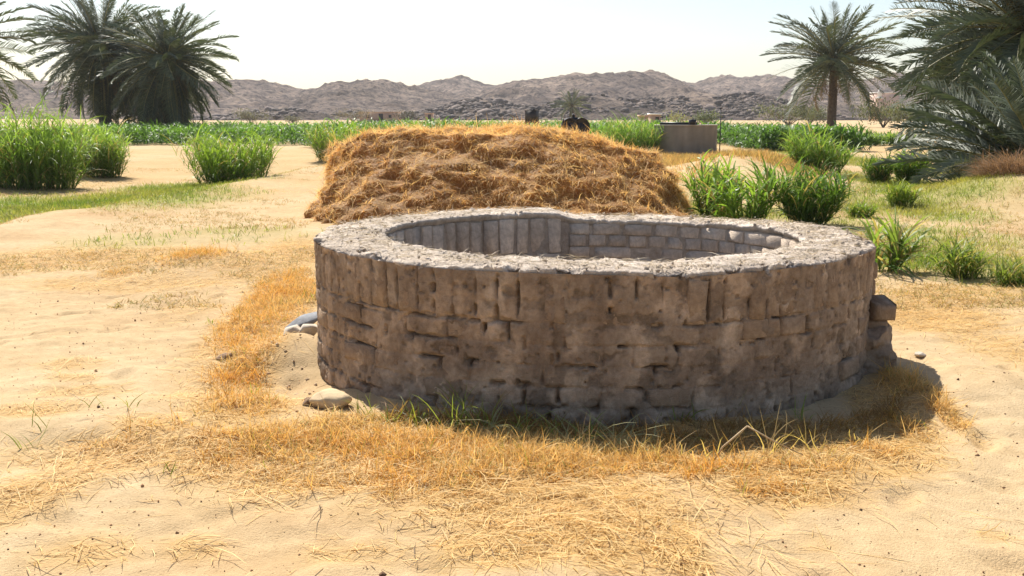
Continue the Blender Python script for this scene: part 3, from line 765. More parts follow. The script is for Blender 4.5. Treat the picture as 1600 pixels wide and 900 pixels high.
# ------------------------------------------------------------------ hay stack
def build_hay():
    r = np.random.default_rng(44)
    cx, cy = wx(783, 17.0), 18.75
    hs = thing('haystack', 'wide golden brown stack of loose hay behind the well', 'haystack', (cx, cy, 0))
    HX, HY = 3.14, 3.60
    nu, nv = 420, 90
    def surf(u, v):
        """u angle, v 0 at the ground .. 1 at the middle of the top"""
        c, s = np.cos(u), np.sin(u)
        k = (np.abs(c) ** 2.7 + np.abs(s) ** 2.7) ** (-1 / 2.7)
        e = np.where(c < 0, 0.12, 0.16)
        rr = np.where(v < 0.55, 1 - e * (v / 0.55) ** 1.35, (1 - e) * (1 - (v - 0.55) / 0.45))
        rry = np.where(v < 0.55, 1 - 0.70 * (v / 0.55), 0.30 * (1 - (v - 0.55) / 0.45))
        x = HX * k * c * rr; y = HY * k * s * rry
        topx = np.interp(x, [-3, -2.6, -2.2, -1.4, 0.3, 0.9, 1.6, 2.2, 2.6, 3], [1.06, 1.18, 1.31, 1.40, 1.43, 1.34, 1.24, 1.13, 1.02, 0.9])
        topx = topx + 0.05 * y / HY
        h = np.where(v < 0.55, 0.86 * smooth(0, 0.62, v) / smooth(0, 0.62, 0.55), 0.86 + 0.14 * smooth(0.55, 1, v))
        h = np.where(v < 0.55, 0.97 * (v / 0.55) ** 0.92, 0.97 + 0.03 * smooth(0.55, 1, v))
        z = topx * h - 0.05
        wx_, wy_ = x + cx, y + cy
        lay = fbm(x * 0.7 + 2, y * 0.7, z * 5.2 + 0.35 * x, 101, 3)             # layers of thrown hay
        lump = fbm(x * 1.9, y * 1.9, z * 1.9, 103, 4)
        rid = 0.4 - np.abs(fbm(x * 1.3, y * 1.3, z * 2.2, 107, 3)) * 1.6
        left = smooth(-1.2, -2.2, x); vert = fbm(u * 9, u * 0, z * 0.8, 109, 3)
        dd = 0.14 * lay * (1 - 0.5 * left) + 0.26 * lump + 0.13 * rid + 0.30 * left * vert + 0.10 * np.clip(fbm(x * 4.5, y * 4.5, z * 4.5, 121, 3), -.3, 1)
        fine = 0.035 * fbm(x * 9, y * 9, z * 9, 111, 3)
        nx, ny = c / HX, s / HY; nl = np.sqrt(nx ** 2 + ny ** 2); nx, ny = nx / nl, ny / nl
        side = smooth(0.75, 0.45, v)
        x = x + nx * (dd + fine) * (0.35 + 0.65 * side); y = y + ny * (dd + fine) * (0.35 + 0.65 * side)
        z = z + (dd * 0.55 + fine) * (1 - 0.6 * side) * smooth(0, 0.1, v)
        return np.stack([x, y, z], -1)
    u = np.arange(nu) / nu * 2 * math.pi; v = np.linspace(0, 1, nv)
    V_, U_ = np.meshgrid(v, u, indexing='ij')
    P = surf(U_, V_)
    tone = 0.8 + 0.25 * fbm(P[..., 0] * 2.5, P[..., 1] * 2.5, P[..., 2] * 4, 113, 3)
    col = tone[..., None] * np.array([0.52, 0.28, 0.09])
    link('core', mesh_np('core', P.reshape(-1, 3), grid_faces(nu, nv, True), None, col.reshape(-1, 3), True, M['hay']), hs)
    N = 170000
    uu = r.uniform(math.pi * 0.85, math.pi * 2.15, N); vv = r.uniform(0, 1, N) ** 0.9 * 0.97
    k = r.uniform(0, 1, N) < 0.25
    uu[k] = r.uniform(0, 2 * math.pi, k.sum())
    p0 = surf(uu, vv); e = 0.01
    pu = surf(uu + e, vv) - p0; pv = surf(uu, vv + e) - p0
    nrm = norm(np.cross(pu, pv)); tu = norm(pu); tv = norm(pv)
    a = r.normal(0, 0.9, N) + np.where(r.uniform(0, 1, N) < 0.5, 0, math.pi)
    steep = smooth(0.6, 0.4, vv)
    dirv = np.cos(a)[:, None] * tu + (np.sin(a) - 0.35 * steep)[:, None] * tv + nrm * r.uniform(-0.05, 0.42, N)[:, None]
    cl = 0.45 + 0.8 * fbm(p0[:, 0] * 2.2, p0[:, 1] * 3, p0[:, 2] * 4, 117, 3)
    mixv = np.clip(r.normal(0.15, 0.35, N) + cl, 0, 1)[:, None]
    gr_ = r.uniform(0, 1, N) < 0.10 + 0.25 * (fbm(p0[:, 0] * 1.1, p0[:, 1] * 1.1, p0[:, 2] * 2, 119, 3) > 0.25)
    col = (1 - mixv) * np.array([0.60, 0.33, 0.11]) + mixv * np.array([0.90, 0.66, 0.30])
    col[gr_] = col[gr_] * 0.55 + 0.16
    pale = r.uniform(0, 1, N) < 0.07
    col[pale] = np.array([0.74, 0.58, 0.32]) * r.uniform(0.8, 1.1, (pale.sum(), 1))
    V, Q, T, C = ribbons(p0 - nrm * 0.012, dirv, 0.05 + r.gamma(2.0, 0.05, N), r.uniform(0.003, 0.010, N), r.uniform(0.2, 1.6, N), 3, col, r=r, kink=0.2)
    o = link('straw', mesh_np('straw', V, Q, T, C, False, M['hay']), hs); o['kind'] = 'stuff'
build_hay()

# ------------------------------------------------------------------ foreground dry grass and straw (too many to count)
def sample(pt, n, seed, dseed, **kw):
    r = np.random.default_rng(seed)
    w = np.array([p[2] * p[3] * p[4] for p in pt]); w = w / w.sum()
    k = r.choice(len(pt), n, p=w); P = np.array(pt)
    x = P[k, 0] + r.normal(0, 0.62, n) * P[k, 2]; y = P[k, 1] + r.normal(0, 0.62, n) * P[k, 3]
    d = density(pt, x, y, dseed, **kw)
    keep = (r.uniform(0, 1, n) < d) & (((x - WC[0]) / WRX) ** 2 + ((y - WC[1]) / WRY) ** 2 > 1.0) & (y > 2.5)
    return x[keep], y[keep], d[keep], r

def dry_grass():
    x, y, d, r = sample(TUFT, 13000, 71, 31, sc=0.26, cut=0.33, soft=0.6)
    nb = 10; n = len(x)
    X = np.repeat(x, nb) + r.normal(0, 0.022, n * nb); Y = np.repeat(y, nb) + r.normal(0, 0.022, n * nb)
    tone = np.repeat(np.clip(0.5 + 0.6 * fbm(x / 0.5, y / 0.5, 0, 73, 3) + r.normal(0, 0.2, n), 0, 1), nb)
    B = np.stack([X, Y, gz(X, Y) - 0.005], 1); N = len(X)
    a = r.uniform(0, 6.28, N); le = r.gamma(2.2, 0.6, N)
    D = np.stack([np.cos(a) * le, np.sin(a) * le, np.ones(N)], 1)
    c = (1 - tone)[:, None] * np.array([0.82, 0.61, 0.26]) + tone[:, None] * np.array([0.78, 0.43, 0.085])
    c = c * r.uniform(0.65, 1.15, (N, 1))
    ol = r.uniform(0, 1, N) < 0.05; c[ol] = np.array([0.30, 0.32, 0.06])
    L = np.repeat(0.03 + r.gamma(2.0, 0.022, n), nb) * r.uniform(0.6, 1.25, N)
    V, Q, T, C = ribbons(B, D, L, r.uniform(0.002, 0.0042, N), r.uniform(0.2, 1.8, N), 3, c * 0.85, c * 1.1, r=r, kink=0.16)
    tag(link('dry_grass', mesh_np('dry_grass', V, Q, T, C, False, M['dry'])), 'orange gold dry grass tufts round the foot of the well', kind='stuff')

def straw_litter():
    r0 = np.random.default_rng(70)
    x, y, d, r = sample(STRAW + TUFT, 110000, 75, 32, cut=0.06)
    xb = r0.uniform(-4.5, 7, 9000); yb = r0.uniform(3.3, 13, 9000)        # thin sprinkle everywhere
    kb = (((xb - WC[0]) / WRX) ** 2 + ((yb - WC[1]) / WRY) ** 2 > 1.02) & (r0.uniform(0, 1, 9000) < 0.15 + 0.6 * smooth(0.05, 0.5, fbm(xb / .8, yb / .8, 0, 78, 3)))
    x = np.concatenate([x, xb[kb]]); y = np.concatenate([y, yb[kb]]); N = len(x)
    a = math.pi * fbm(x / 0.7, y / 0.7, 0, 79, 2) * 1.6 + r.normal(0, 1.0, N)
    B = np.stack([x, y, gz(x, y) + r.uniform(0.001, 0.009, N)], 1)
    D = np.stack([np.cos(a), np.sin(a), np.abs(r.normal(0.0, 0.12, N))], 1)
    m = r.uniform(0, 1, (N, 1))
    c = (m * np.array([0.86, 0.68, 0.34]) + (1 - m) * np.array([0.70, 0.46, 0.15])) * r.uniform(0.7, 1.12, (N, 1))
    dk = r.uniform(0, 1, N) < np.where(np.arange(N) > N - kb.sum(), 0.45, 0.05); c[dk] = np.array([0.22, 0.15, 0.08])
    V, Q, T, C = ribbons(B, D, r.gamma(2.5, 0.028, N) + 0.02, r.uniform(0.002, 0.0046, N), r.uniform(0.1, 0.5, N), 2, c, r=r, kink=0.1)
    V[:, 2] = np.maximum(V[:, 2], gz(V[:, 0], V[:, 1]) + 0.002)
    tag(link('straw_litter', mesh_np('straw_litter', V, Q, T, C, False, M['dry'])), 'pale loose straw scattered flat over the sand', kind='stuff')
    # swathes of long pale stems
    sw = [(620, 700, -1.2, 140, .5), (1010, 800, -0.9, 260, .8), (1060, 840, -1.0, 220, .7), (990, 730, -0.7, 120, .6), (900, 800, 0.4, 160, .6), (760, 830, 0.3, 160, .6), (700, 730, 0.35, 120, .5),
          (540, 760, 0.15, 120, .5), (90, 760, 1.0, 150, .6), (160, 740, .5, 120, .5), (1220, 740, -0.5, 70, .4), (1250, 770, -0.5, 60, .4), (830, 770, -.3, 160, .7)]
    Bs, Ds, Ls = [], [], []
    for px, py, ang, n, sp in sw:
        cx, cy = gp(px, py); n2 = int(n * 1.2)
        n2 = int(n * .55); l = r.normal(0, 0.30, n2); w = r.normal(0, 0.16, n2) * sp * 1.6; aa = ang + r.normal(0, 0.65, n2)
        xx = cx + l * math.cos(ang) - w * math.sin(ang); yy = cy + l * math.sin(ang) + w * math.cos(ang)
        Bs.append(np.stack([xx, yy, gz(xx, yy) + r.uniform(0.004, 0.035, n2)], 1)); Ds.append(np.stack([np.cos(aa), np.sin(aa), r.normal(0.03, 0.10, n2)], 1)); Ls.append(r.uniform(0.10, 0.34, n2))
    B = np.concatenate(Bs); D = np.concatenate(Ds); L = np.concatenate(Ls); N = len(B)
    c = np.array([0.84, 0.62, 0.29]) * r.uniform(0.7, 1.1, (N, 1))
    V, Q, T, C = ribbons(B, D, L, r.uniform(0.002, 0.0038, N), 0.25, 5, c, r=r, kink=0.13)
    V[:, 2] = np.maximum(V[:, 2], gz(V[:, 0], V[:, 1]) + 0.002)
    tag(link('long_straw', mesh_np('long_straw', V, Q, T, C, False, M['dry'])), 'swathes of long pale dry stems lying in front of the well', kind='stuff')

def debris():
    r = np.random.default_rng(81); g = Geo()
    V0 = np.array([[1, 0, 0], [-1, 0, 0], [0, 1, 0], [0, -1, 0], [0, 0, 1], [0, 0, -1.0]])
    T0 = np.array([[0, 2, 4], [2, 1, 4], [1, 3, 4], [3, 0, 4], [2, 0, 5], [1, 2, 5], [3, 1, 5], [0, 3, 5]])
    n = 8500; x = r.uniform(-4.5, 6, n); y = 3.2 + 9 * r.uniform(0, 1, n) ** 1.4
    k = (((x - WC[0]) / WRX) ** 2 + ((y - WC[1]) / WRY) ** 2 > 1.05)
    x, y = x[k], y[k]; z = gz(x, y)
    for i in range(len(x)):
        s = 0.0016 + r.gamma(0.9, 0.0016)
        g.add(V0 * r.uniform(0.5, 1.5, (6, 3)) * s + np.array([x[i], y[i], z[i] + s * .4]), None, T0, np.array([1, .9, .8]) * r.uniform(0.4, 2.2))
    # crumbled mud at the left foot of the well
    for i in range(70):
        xx = WC[0] - 1.95 + r.normal(0, 0.22); yy = 6.75 + r.normal(0, 0.33)
        if ((xx - WC[0]) / WRX) ** 2 + ((yy - WC[1]) / WRY) ** 2 < 1.0: continue
        s = 0.003 + r.gamma(1.0, 0.006)
        g.add(V0 * r.uniform(0.5, 1.5, (6, 3)) * s + np.array([xx, yy, float(gz(xx, yy)) + s * .4]), None, T0, np.array([2.3, 2.7, 2.9]) * r.uniform(0.7, 1.2))
    tag(g.build('debris', M['brown_stone']), 'fine dark pebbles, seeds and crumbs of mud strewn over the sand', kind='stuff')

def short_grass():
    x, y, d, r = sample(GREEN, 85000, 91, 33, sc=0.9)
    nb = 4; n = len(x)
    X = np.repeat(x, nb) + r.normal(0, 0.05, n * nb); Y = np.repeat(y, nb) + r.normal(0, 0.05, n * nb); N = len(X)
    B = np.stack([X, Y, gz(X, Y) - 0.005], 1); a = r.uniform(0, 6.28, N); le = r.gamma(2.5, 0.3, N)
    D = np.stack([np.cos(a) * le, np.sin(a) * le, np.ones(N)], 1)
    m = np.clip(np.repeat(0.5 + 0.7 * fbm(x / 1.2, y / 1.2, 0, 93, 3), nb) + r.normal(0, 0.2, N), 0, 1)[:, None]
    c = (m * np.array([0.17, 0.25, 0.035]) + (1 - m) * np.array([0.42, 0.36, 0.11])) * r.uniform(0.7, 1.15, (N, 1))
    V, Q, T, C = ribbons(B, D, r.uniform(0.04, 0.14, N), r.uniform(0.006, 0.011, N), r.uniform(0.2, 1.5, N), 2, c, r=r)
    tag(link('short_grass', mesh_np('short_grass', V, Q, T, C, False, M['green'])), 'short green and yellowing grass in strips on the sand', kind='stuff')
    x, y, d, r = sample(DUNE, 5200, 95, 34)
    nb = 9; n = len(x); X = np.repeat(x, nb) + r.normal(0, 0.05, n * nb); Y = np.repeat(y, nb) + r.normal(0, 0.05, n * nb); N = len(X)
    B = np.stack([X, Y, gz(X, Y) - 0.01], 1); a = r.uniform(0, 6.28, N)
    D = np.stack([np.cos(a) * .5, np.sin(a) * .5, np.ones(N)], 1); m = np.repeat(r.uniform(0, 1, n), nb)[:, None]
    c = (m * np.array([0.72, 0.46, 0.17]) + (1 - m) * np.array([0.44, 0.37, 0.12])) * r.uniform(0.7, 1.1, (N, 1))
    V, Q, T, C = ribbons(B, D, np.repeat(r.uniform(0.08, 0.32, n), nb) * r.uniform(.6, 1.1, N), r.uniform(0.010, 0.018, N), r.uniform(0.2, 1.0, N), 2, c, r=r)
    tag(link('dune_grass', mesh_np('dune_grass', V, Q, T, C, False, M['dry'])), 'brownish dry grass on the low dune in front of the water tank', kind='stuff')
    # sparse stubble on the open sand at the left
    r = np.random.default_rng(97); n = 42000
    yy = 9 + 26 * r.uniform(0, 1, n) ** 1.2; xx = r.uniform(-0.62, 0.62, n) * yy
    k = (fbm(xx / 1.5, yy / 2.0, 0, 98, 4) > 0.0) & ~((np.abs(xx) < 3.1) & (yy > 14.8) & (yy < 19.5)) & (((xx - WC[0]) / WRX) ** 2 + ((yy - WC[1]) / WRY) ** 2 > 1.1)
    xx, yy = xx[k], yy[k]; nb = 5; n = len(xx); X = np.repeat(xx, nb) + r.normal(0, 0.04, n * nb); Y = np.repeat(yy, nb) + r.normal(0, 0.04, n * nb); N = len(X)
    B = np.stack([X, Y, gz(X, Y) - 0.004], 1); a = r.uniform(0, 6.28, N)
    D = np.stack([np.cos(a), np.sin(a), r.uniform(0.3, 1.2, N)], 1); m = np.repeat(r.uniform(0, 1, n) ** 1.5, nb)[:, None]
    c = (m * np.array([0.30, 0.30, 0.08]) + (1 - m) * np.array([0.52, 0.34, 0.12])) * r.uniform(0.7, 1.1, (N, 1))
    V, Q, T, C = ribbons(B, D, r.uniform(0.03, 0.09, N), r.uniform(0.004, 0.008, N), r.uniform(0.2, 1.0, N), 2, c, r=r)
    tag(link('stubble', mesh_np('stubble', V, Q, T, C, False, M['dry'])), 'sparse yellow green stubble dotted over the open sand', kind='stuff')

def sprigs():
    """lanky half-green grass shoots and dry stalks at the foot of the wall"""
    r = np.random.default_rng(99); Bs, Ds, Ls, Cs, Ws, Bd = [], [], [], [], [], []
    def sprig(px, py, n, L, col, lean, w=0.005, bend=1.0):
        x, y = gp(px, py); a = r.uniform(0, 6.28, n)
        Bs.append(np.stack([x + r.normal(0, .03, n), y + r.normal(0, .03, n), np.full(n, float(gz(x, y)))], 1))
        Ds.append(np.stack([np.cos(a) * lean + r.normal(0, .1, n), np.sin(a) * lean, np.ones(n)], 1))
        Ls.append(L * r.uniform(.5, 1.2, n)); Cs.append(np.array(col) * r.uniform(.8, 1.15, (n, 1))); Ws.append(np.full(n, w)); Bd.append(r.uniform(.3, 1.4, n) * bend)
    gcol, pcol, dcol = (0.24, 0.28, 0.06), (0.48, 0.46, 0.24), (0.55, 0.40, 0.18)
    for px, py, n, L in [(570, 655, 14, .16), (655, 668, 14, .22), (710, 672, 18, .28), (755, 668, 14, .30), (815, 674, 16, .22), (860, 680, 12, .2), (915, 690, 14, .22), (610, 665, 10, .14), (1150, 640, 10, .2),
                         (1060, 655, 10, .2), (1250, 650, 8, .18), (330, 505, 6, .14), (50, 705, 7, .22), (62, 690, 4, .18), (155, 650, 5, .12), (210, 655, 5, .12), (260, 745, 5, .1), (480, 470, 14, .14), (400, 620, 8, .16)]:
        sprig(px, py, n, L, gcol, 0.6)
    for px, py, n, L in [(760, 672, 16, .34), (800, 678, 12, .34), (900, 692, 14, .38), (960, 690, 16, .36), (985, 694, 10, .3), (690, 670, 10, .3), (1010, 690, 8, .3), (1100, 690, 8, .25), (640, 665, 8, .25)]:
        sprig(px, py, n, L, pcol, 1.3, 0.0045, 1.4)
    for px, py, n, L in [(1120, 712, 10, .25), (1200, 712, 12, .26), (1265, 705, 10, .2), (1040, 712, 8, .2), (1340, 690, 10, .16), (1180, 680, 8, .2), (1300, 712, 8, .15), (980, 715, 8, .18)]:
        sprig(px, py, n, L, dcol, 0.7, 0.0045, 0.8)
    for k in range(420):
        px = r.uniform(600, 1420); py = 655 + 45 * math.exp(-((px - 1130) / 300) ** 2) * r.uniform(0, 1) + r.uniform(-5, 8) - 40 * max(0, (px - 1250) / 170) ** 2
        sprig(px, py, 8, 0.03 + r.gamma(2, .028), (0.34, 0.20, 0.075), 0.7, 0.004, 0.9)
    B = np.concatenate(Bs); D = np.concatenate(Ds); L = np.concatenate(Ls); C0 = np.concatenate(Cs)
    V, Q, T, C = ribbons(B, D, L, np.concatenate(Ws), np.concatenate(Bd), 5, C0, r=r, kink=0.08)
    tag(link('grass_shoots', mesh_np('grass_shoots', V, Q, T, C, False, M['green'])), 'lanky green and straw coloured grass shoots along the shaded well wall', kind='stuff')
    g = Geo()                                                   # one thick snapped stalk
    x, y = gp(1112, 722); z = float(gz(x, y))
    g.tube([(x, y, z - .01), (x + .05, y - .01, z + .08), (x + .16, y - .02, z + .185)], [.0055, .005, .0045], 6, (0.9, 0.9, 0.9))
    g.tube([(x + .16, y - .02, z + .185), (x + .28, y - .04, z + .12), (x + .42, y - .06, z + .055)], [.0045, .0035, .002], 6, (0.9, 0.9, 0.9))
    o = g.build('dry_stalk', mat_solid('dry_stalk', (0.55, 0.40, 0.22), 0.7, 0.2, 30))
    tag(o, 'thick snapped dry stalk bent over at the shadow edge in front of the well', 'stalk')
dry_grass(); straw_litter(); debris(); short_grass(); sprigs()

# ------------------------------------------------------------------ tall green grass clumps
def clump(label, px, py, halfw_px, h, stems, seed, group='tall green grass clumps', depth=0.8, leaf=(0.3, 0.8), w=0.022, c1=(0.10, 0.19, 0.03), c2=(0.27, 0.39, 0.085), per=8, lean=0.35, Y=None, name='grass_clump', cat='grass clump', dead=0.10, pale=0.0):
    r = np.random.default_rng(seed)
    if Y is None: x0, y0 = gp(px, py)
    else: y0 = Y; x0 = wx(px, Y)
    rx = halfw_px / F * y0; ry = rx * depth
    z0 = float(gz(x0, y0))
    t = thing(name, label, cat, (x0, y0 + ry * 0.6, z0), 0, group)
    a = r.uniform(0, 6.28, stems); q = np.sqrt(r.uniform(0, 1, stems)) * 0.72
    bx, by = np.cos(a) * q * rx, np.sin(a) * q * ry
    gzz = gz(bx + x0, by + y0 + ry * .6) - z0
    B = np.stack([bx, by, gzz - 0.02], 1)
    D = np.stack([np.cos(a) * q * lean + r.normal(0, .16, stems), np.sin(a) * q * lean + r.normal(0, .16, stems), np.ones(stems)], 1)
    L = h * r.uniform(0.5, 0.95, stems) * (1 - 0.3 * q ** 2) * (0.9 + 0.35 * fbm(bx * 1.6 + seed, by * 1.6, 0, seed + 3, 2))
    lum = 0.5 + 0.5 * fbm(bx * 2.2 + seed, by * 2.2, 0, seed, 2)
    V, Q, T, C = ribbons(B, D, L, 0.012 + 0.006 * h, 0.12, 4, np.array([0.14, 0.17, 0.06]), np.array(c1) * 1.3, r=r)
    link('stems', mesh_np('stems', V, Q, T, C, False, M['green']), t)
    n = stems * per
    k = np.repeat(np.arange(stems), per); f = np.tile((np.arange(per) + 0.5) / per, stems) ** 0.8 + r.normal(0, 0.05, n); f = np.clip(f, 0.05, 1)
    d = norm(D)[k]
    LB = B[k] + d * (L[k] * f)[:, None]
    aa = r.uniform(0, 6.28, n)
    up = 0.6 + 1.1 * f
    LD = np.stack([np.cos(aa), np.sin(aa), up * r.uniform(.5, 1.9, n)], 1) + d * 0.4
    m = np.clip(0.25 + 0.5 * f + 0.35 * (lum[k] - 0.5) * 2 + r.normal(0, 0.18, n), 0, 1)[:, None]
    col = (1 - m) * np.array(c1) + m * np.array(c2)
    dd = r.uniform(0, 1, n) < dead * (1.6 - f); col[dd] = np.array([0.42, 0.33, 0.14])
    if pale:
        pp = r.uniform(0, 1, n) < pale; col[pp] = np.array([0.34, 0.36, 0.15])
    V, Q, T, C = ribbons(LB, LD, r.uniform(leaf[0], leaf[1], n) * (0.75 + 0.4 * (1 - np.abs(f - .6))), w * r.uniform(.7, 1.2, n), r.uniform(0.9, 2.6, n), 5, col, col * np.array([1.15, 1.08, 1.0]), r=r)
    V[:, 2] = np.maximum(V[:, 2], -0.02)
    link('leaves', mesh_np('leaves', V, Q, T, C, False, M['green']), t)
    return t

clump('large dense clump of tall green grass at the left edge of the photo', 18, 287, 105, 2.15, 420, 1, per=9)
clump('tall green grass clump joined to the right side of the largest clump', 146, 270, 48, 1.95, 200, 2, per=9)
clump('broad light green grass clump standing alone right of the palm pair', 357, 280, 74, 1.52, 230, 3, c2=(0.27, 0.38, 0.06), lean=0.6)
clump('narrow light green grass clump just left of the hay stack', 522, 250, 36, 1.55, 130, 4, c2=(0.26, 0.37, 0.06), lean=0.5)
clump('leafy grass clump behind the hay stack beside the concrete tank', 985, 244, 62, 1.65, 260, 5, c2=(0.23, 0.36, 0.075), pale=0.08)
clump('sprawling bright clump of broad blades at the right end of the hay stack', 1165, 352, 46, 1.0, 46, 6, leaf=(.3, .6), w=0.030, lean=0.6, dead=.12, c2=(0.23, 0.36, 0.06))
clump('dark rounded grass clump beside the sprawling bright clump', 1268, 352, 36, 0.86, 100, 7, c1=(0.05, 0.11, 0.02), c2=(0.16, 0.27, 0.05), leaf=(.3, .55), lean=0.9)
clump('bushy green grass clump on the dune behind the dark rounded clump', 1282, 284, 46, 0.95, 150, 8, leaf=(.3, .55), lean=0.8)
clump('upright small clump left of the pair in front of the right palms', 1373, 291, 22, 0.80, 70, 9, leaf=(.25, .5), c1=(0.06, 0.12, 0.02), c2=(0.18, 0.28, 0.06), lean=0.5, dead=.1)
clump('brighter upright clump right of the pair in front of the right palms', 1425, 291, 24, 0.88, 80, 10, leaf=(.25, .5), lean=0.5)
clump('small yellow green tuft below the upright pair of clumps', 1410, 326, 19, 0.50, 44, 11, leaf=(.18, .4), w=0.018, c2=(0.30, 0.36, 0.07), lean=0.8)
clump('low green tuft on sand left of the small yellow green tuft', 1346, 338, 20, 0.26, 50, 12, leaf=(.12, .25), w=0.014, lean=1.2, c2=(0.26, 0.33, 0.07))
clump('few broad arching blades just beyond the right rim of the well', 1385, 424, 26, 0.55, 16, 13, leaf=(.3, .6), w=0.030, lean=0.9, c2=(0.25, 0.33, 0.08), dead=.25)
clump('fine bladed green tuft right of the broad arching blades', 1505, 434, 30, 0.46, 44, 14, leaf=(.2, .42), w=0.011, lean=0.9, c2=(0.27, 0.32, 0.07), dead=.15)
clump('short leafy clump squeezed against the right foot of the hay stack', 1112, 338, 24, 0.85, 40, 15, leaf=(.3, .5), w=0.03, lean=0.7, dead=.15)
clump('low pale grass tuft at the right edge beyond the fine bladed tuft', 1585, 446, 30, 0.30, 40, 16, leaf=(.15, .3), w=0.010, lean=1.0, c2=(0.30, 0.33, 0.09), dead=.2)
clump('small shrubby green clump behind the light green lone clump', 318, 240, 22, 0.95, 60, 17, leaf=(.25, .5), lean=.6)

# rows of maize-like crops far behind
def crop(label, px0, px1, Y0, Y1, h, n, seed, c1=(0.06, 0.14, 0.022), c2=(0.17, 0.30, 0.05)):
    r = np.random.default_rng(seed)
    yy = Y0 + (Y1 - Y0) * r.uniform(0, 1, n) ** 1.5
    yy = np.round(yy / 0.8) * 0.8 + r.normal(0, .12, n)
    px = r.uniform(px0, px1, n); xx = (px - 800) / F * ((Y0 + Y1) / 2)
    hh = h * (0.85 + 0.25 * fbm(xx / 3, yy / 3, 0, seed, 3)) * r.uniform(.8, 1.1, n)
    per = 9; k = np.repeat(np.arange(n), per); f = np.tile((np.arange(per) + .6) / per, n); N = n * per
    B = np.stack([xx[k] + r.normal(0, .03, N), yy[k] + r.normal(0, .03, N), gz(xx, yy)[k] + hh[k] * f * 0.8], 1)
    a = r.uniform(0, 6.28, N)
    D = np.stack([np.cos(a), np.sin(a), 0.8 + f], 1)
    m = np.clip(0.15 + 0.6 * f + r.normal(0, .2, N), 0, 1)[:, None]
    col = (1 - m) * np.array(c1) + m * np.array(c2)
    V, Q, T, C = ribbons(B, D, r.uniform(.35, .65, N), r.uniform(.045, .075, N), r.uniform(1, 2.6, N), 3, col, r=r)
    o = link('crop_field', mesh_np('crop_field', V, Q, T, C, False, M['green']))
    tag(o, label, kind='stuff')
crop('dense green crop rows beyond the left grass clumps', 180, 560, 57, 78, 1.25, 1700, 201)
crop('dense dark green crop rows behind the hay stack', 540, 1045, 52, 80, 1.40, 2600, 202)
crop('dark green crop rows right of the concrete tank', 1120, 1262, 47, 66, 1.30, 1000, 203, (0.045, 0.11, 0.02), (0.14, 0.26, 0.05))
crop('low yellow green crop row in front of the lone palm', 1225, 1412, 55, 60, 0.62, 420, 204, (0.08, 0.15, 0.025), (0.24, 0.33, 0.07))
crop('low bright crop strip under the left palm pair', -60, 210, 66, 76, 0.7, 350, 205, (0.08, 0.15, 0.025), (0.24, 0.33, 0.07))

# ------------------------------------------------------------------ date palms
def frond_mesh(name, L, droop, seed, mat, nl=38, green=True, width=1.0):
    r = np.random.default_rng(seed); g = Geo()
    ns = 14; s = np.linspace(0, 1, ns)
    ang = -droop * s ** 1.5                                      # pitch along the rib, starts along +X
    dx = np.cos(ang) * L / (ns - 1); dz = np.sin(ang) * L / (ns - 1)
    px_ = np.concatenate([[0], np.cumsum(dx[:-1])]); pz = np.concatenate([[0], np.cumsum(dz[:-1])])
    py_ = 0.10 * L * r.normal(0, 0.5) * s ** 2
    P = np.stack([px_, py_, pz], 1)
    rib = np.array([0.30, 0.27, 0.12]) if green else np.array([0.24, 0.17, 0.10])
    g.tube(P, np.linspace(0.045, 0.008, ns) * (L / 4), 4, rib, False)
    V_, Q_, T_, C_ = [], [], [], []
    for sd in (-1, 1):
        f = np.linspace(0.13, 0.995, nl) + r.normal(0, 0.004, nl); f = np.clip(f, 0, 1)
        B = np.stack([np.interp(f, s, P[:, k]) for k in range(3)], 1)
        an = np.interp(f, s, ang)
        tang = np.stack([np.cos(an), 0 * an, np.sin(an)], 1); nrm = np.stack([-np.sin(an), 0 * an, np.cos(an)], 1)
        fw = 0.40 + 0.75 * f ** 2; up = (0.35 if green else -0.25) + r.normal(0, 0.22, nl)
        D = tang * fw[:, None] + np.array([0, sd, 0]) * 1.0 + nrm * up[:, None] + r.normal(0, .08, (nl, 3))
        ll = L * 0.125 * (0.55 + 0.9 * np.sin(np.clip(f * 1.02, 0, 1) ** 0.8 * math.pi) ** 0.6) * r.uniform(.85, 1.1, nl)
        m = r.uniform(0, 1, (nl, 1))
        col = (m * np.array([0.135, 0.152, 0.10]) + (1 - m) * np.array([0.07, 0.092, 0.055])) if green else (m * np.array([0.26, 0.18, 0.10]) + (1 - m) * np.array([0.16, 0.11, 0.07]))
        V, Q, T, C = ribbons(B, D, ll, 0.055 * width * r.uniform(.8, 1.2, nl), 0.45 if green else 1.6, 2, col, col * 1.1, side=norm(nrm + 0.5 * np.cross(D, nrm)), r=r)
        g.add(V, Q, T, C)
    return g.mesh(name, mat)

FR = {}
def fronds(Lc):
    if Lc in FR: return FR[Lc]
    out = {'up': [], 'arch': [], 'out': [], 'dead': []}
    kw = dict(nl=62, width=.62) if Lc < 3.55 else {}
    for i in range(3):
        out['up'].append(frond_mesh('frond', Lc * 0.92, math.radians(16 + 8 * i), 600 + i, M['frond'], **kw))
        out['arch'].append(frond_mesh('frond', Lc, math.radians(26 + 10 * i), 610 + i, M['frond'], **kw))
        out['out'].append(frond_mesh('frond', Lc * 1.02, math.radians(24 + 9 * i), 620 + i, M['frond'], **kw))
        out['dead'].append(frond_mesh('dead_frond', Lc * 0.85, math.radians(40 + 14 * i), 630 + i, M['deadfrond'], 26, False))
    FR[Lc] = out
    return out

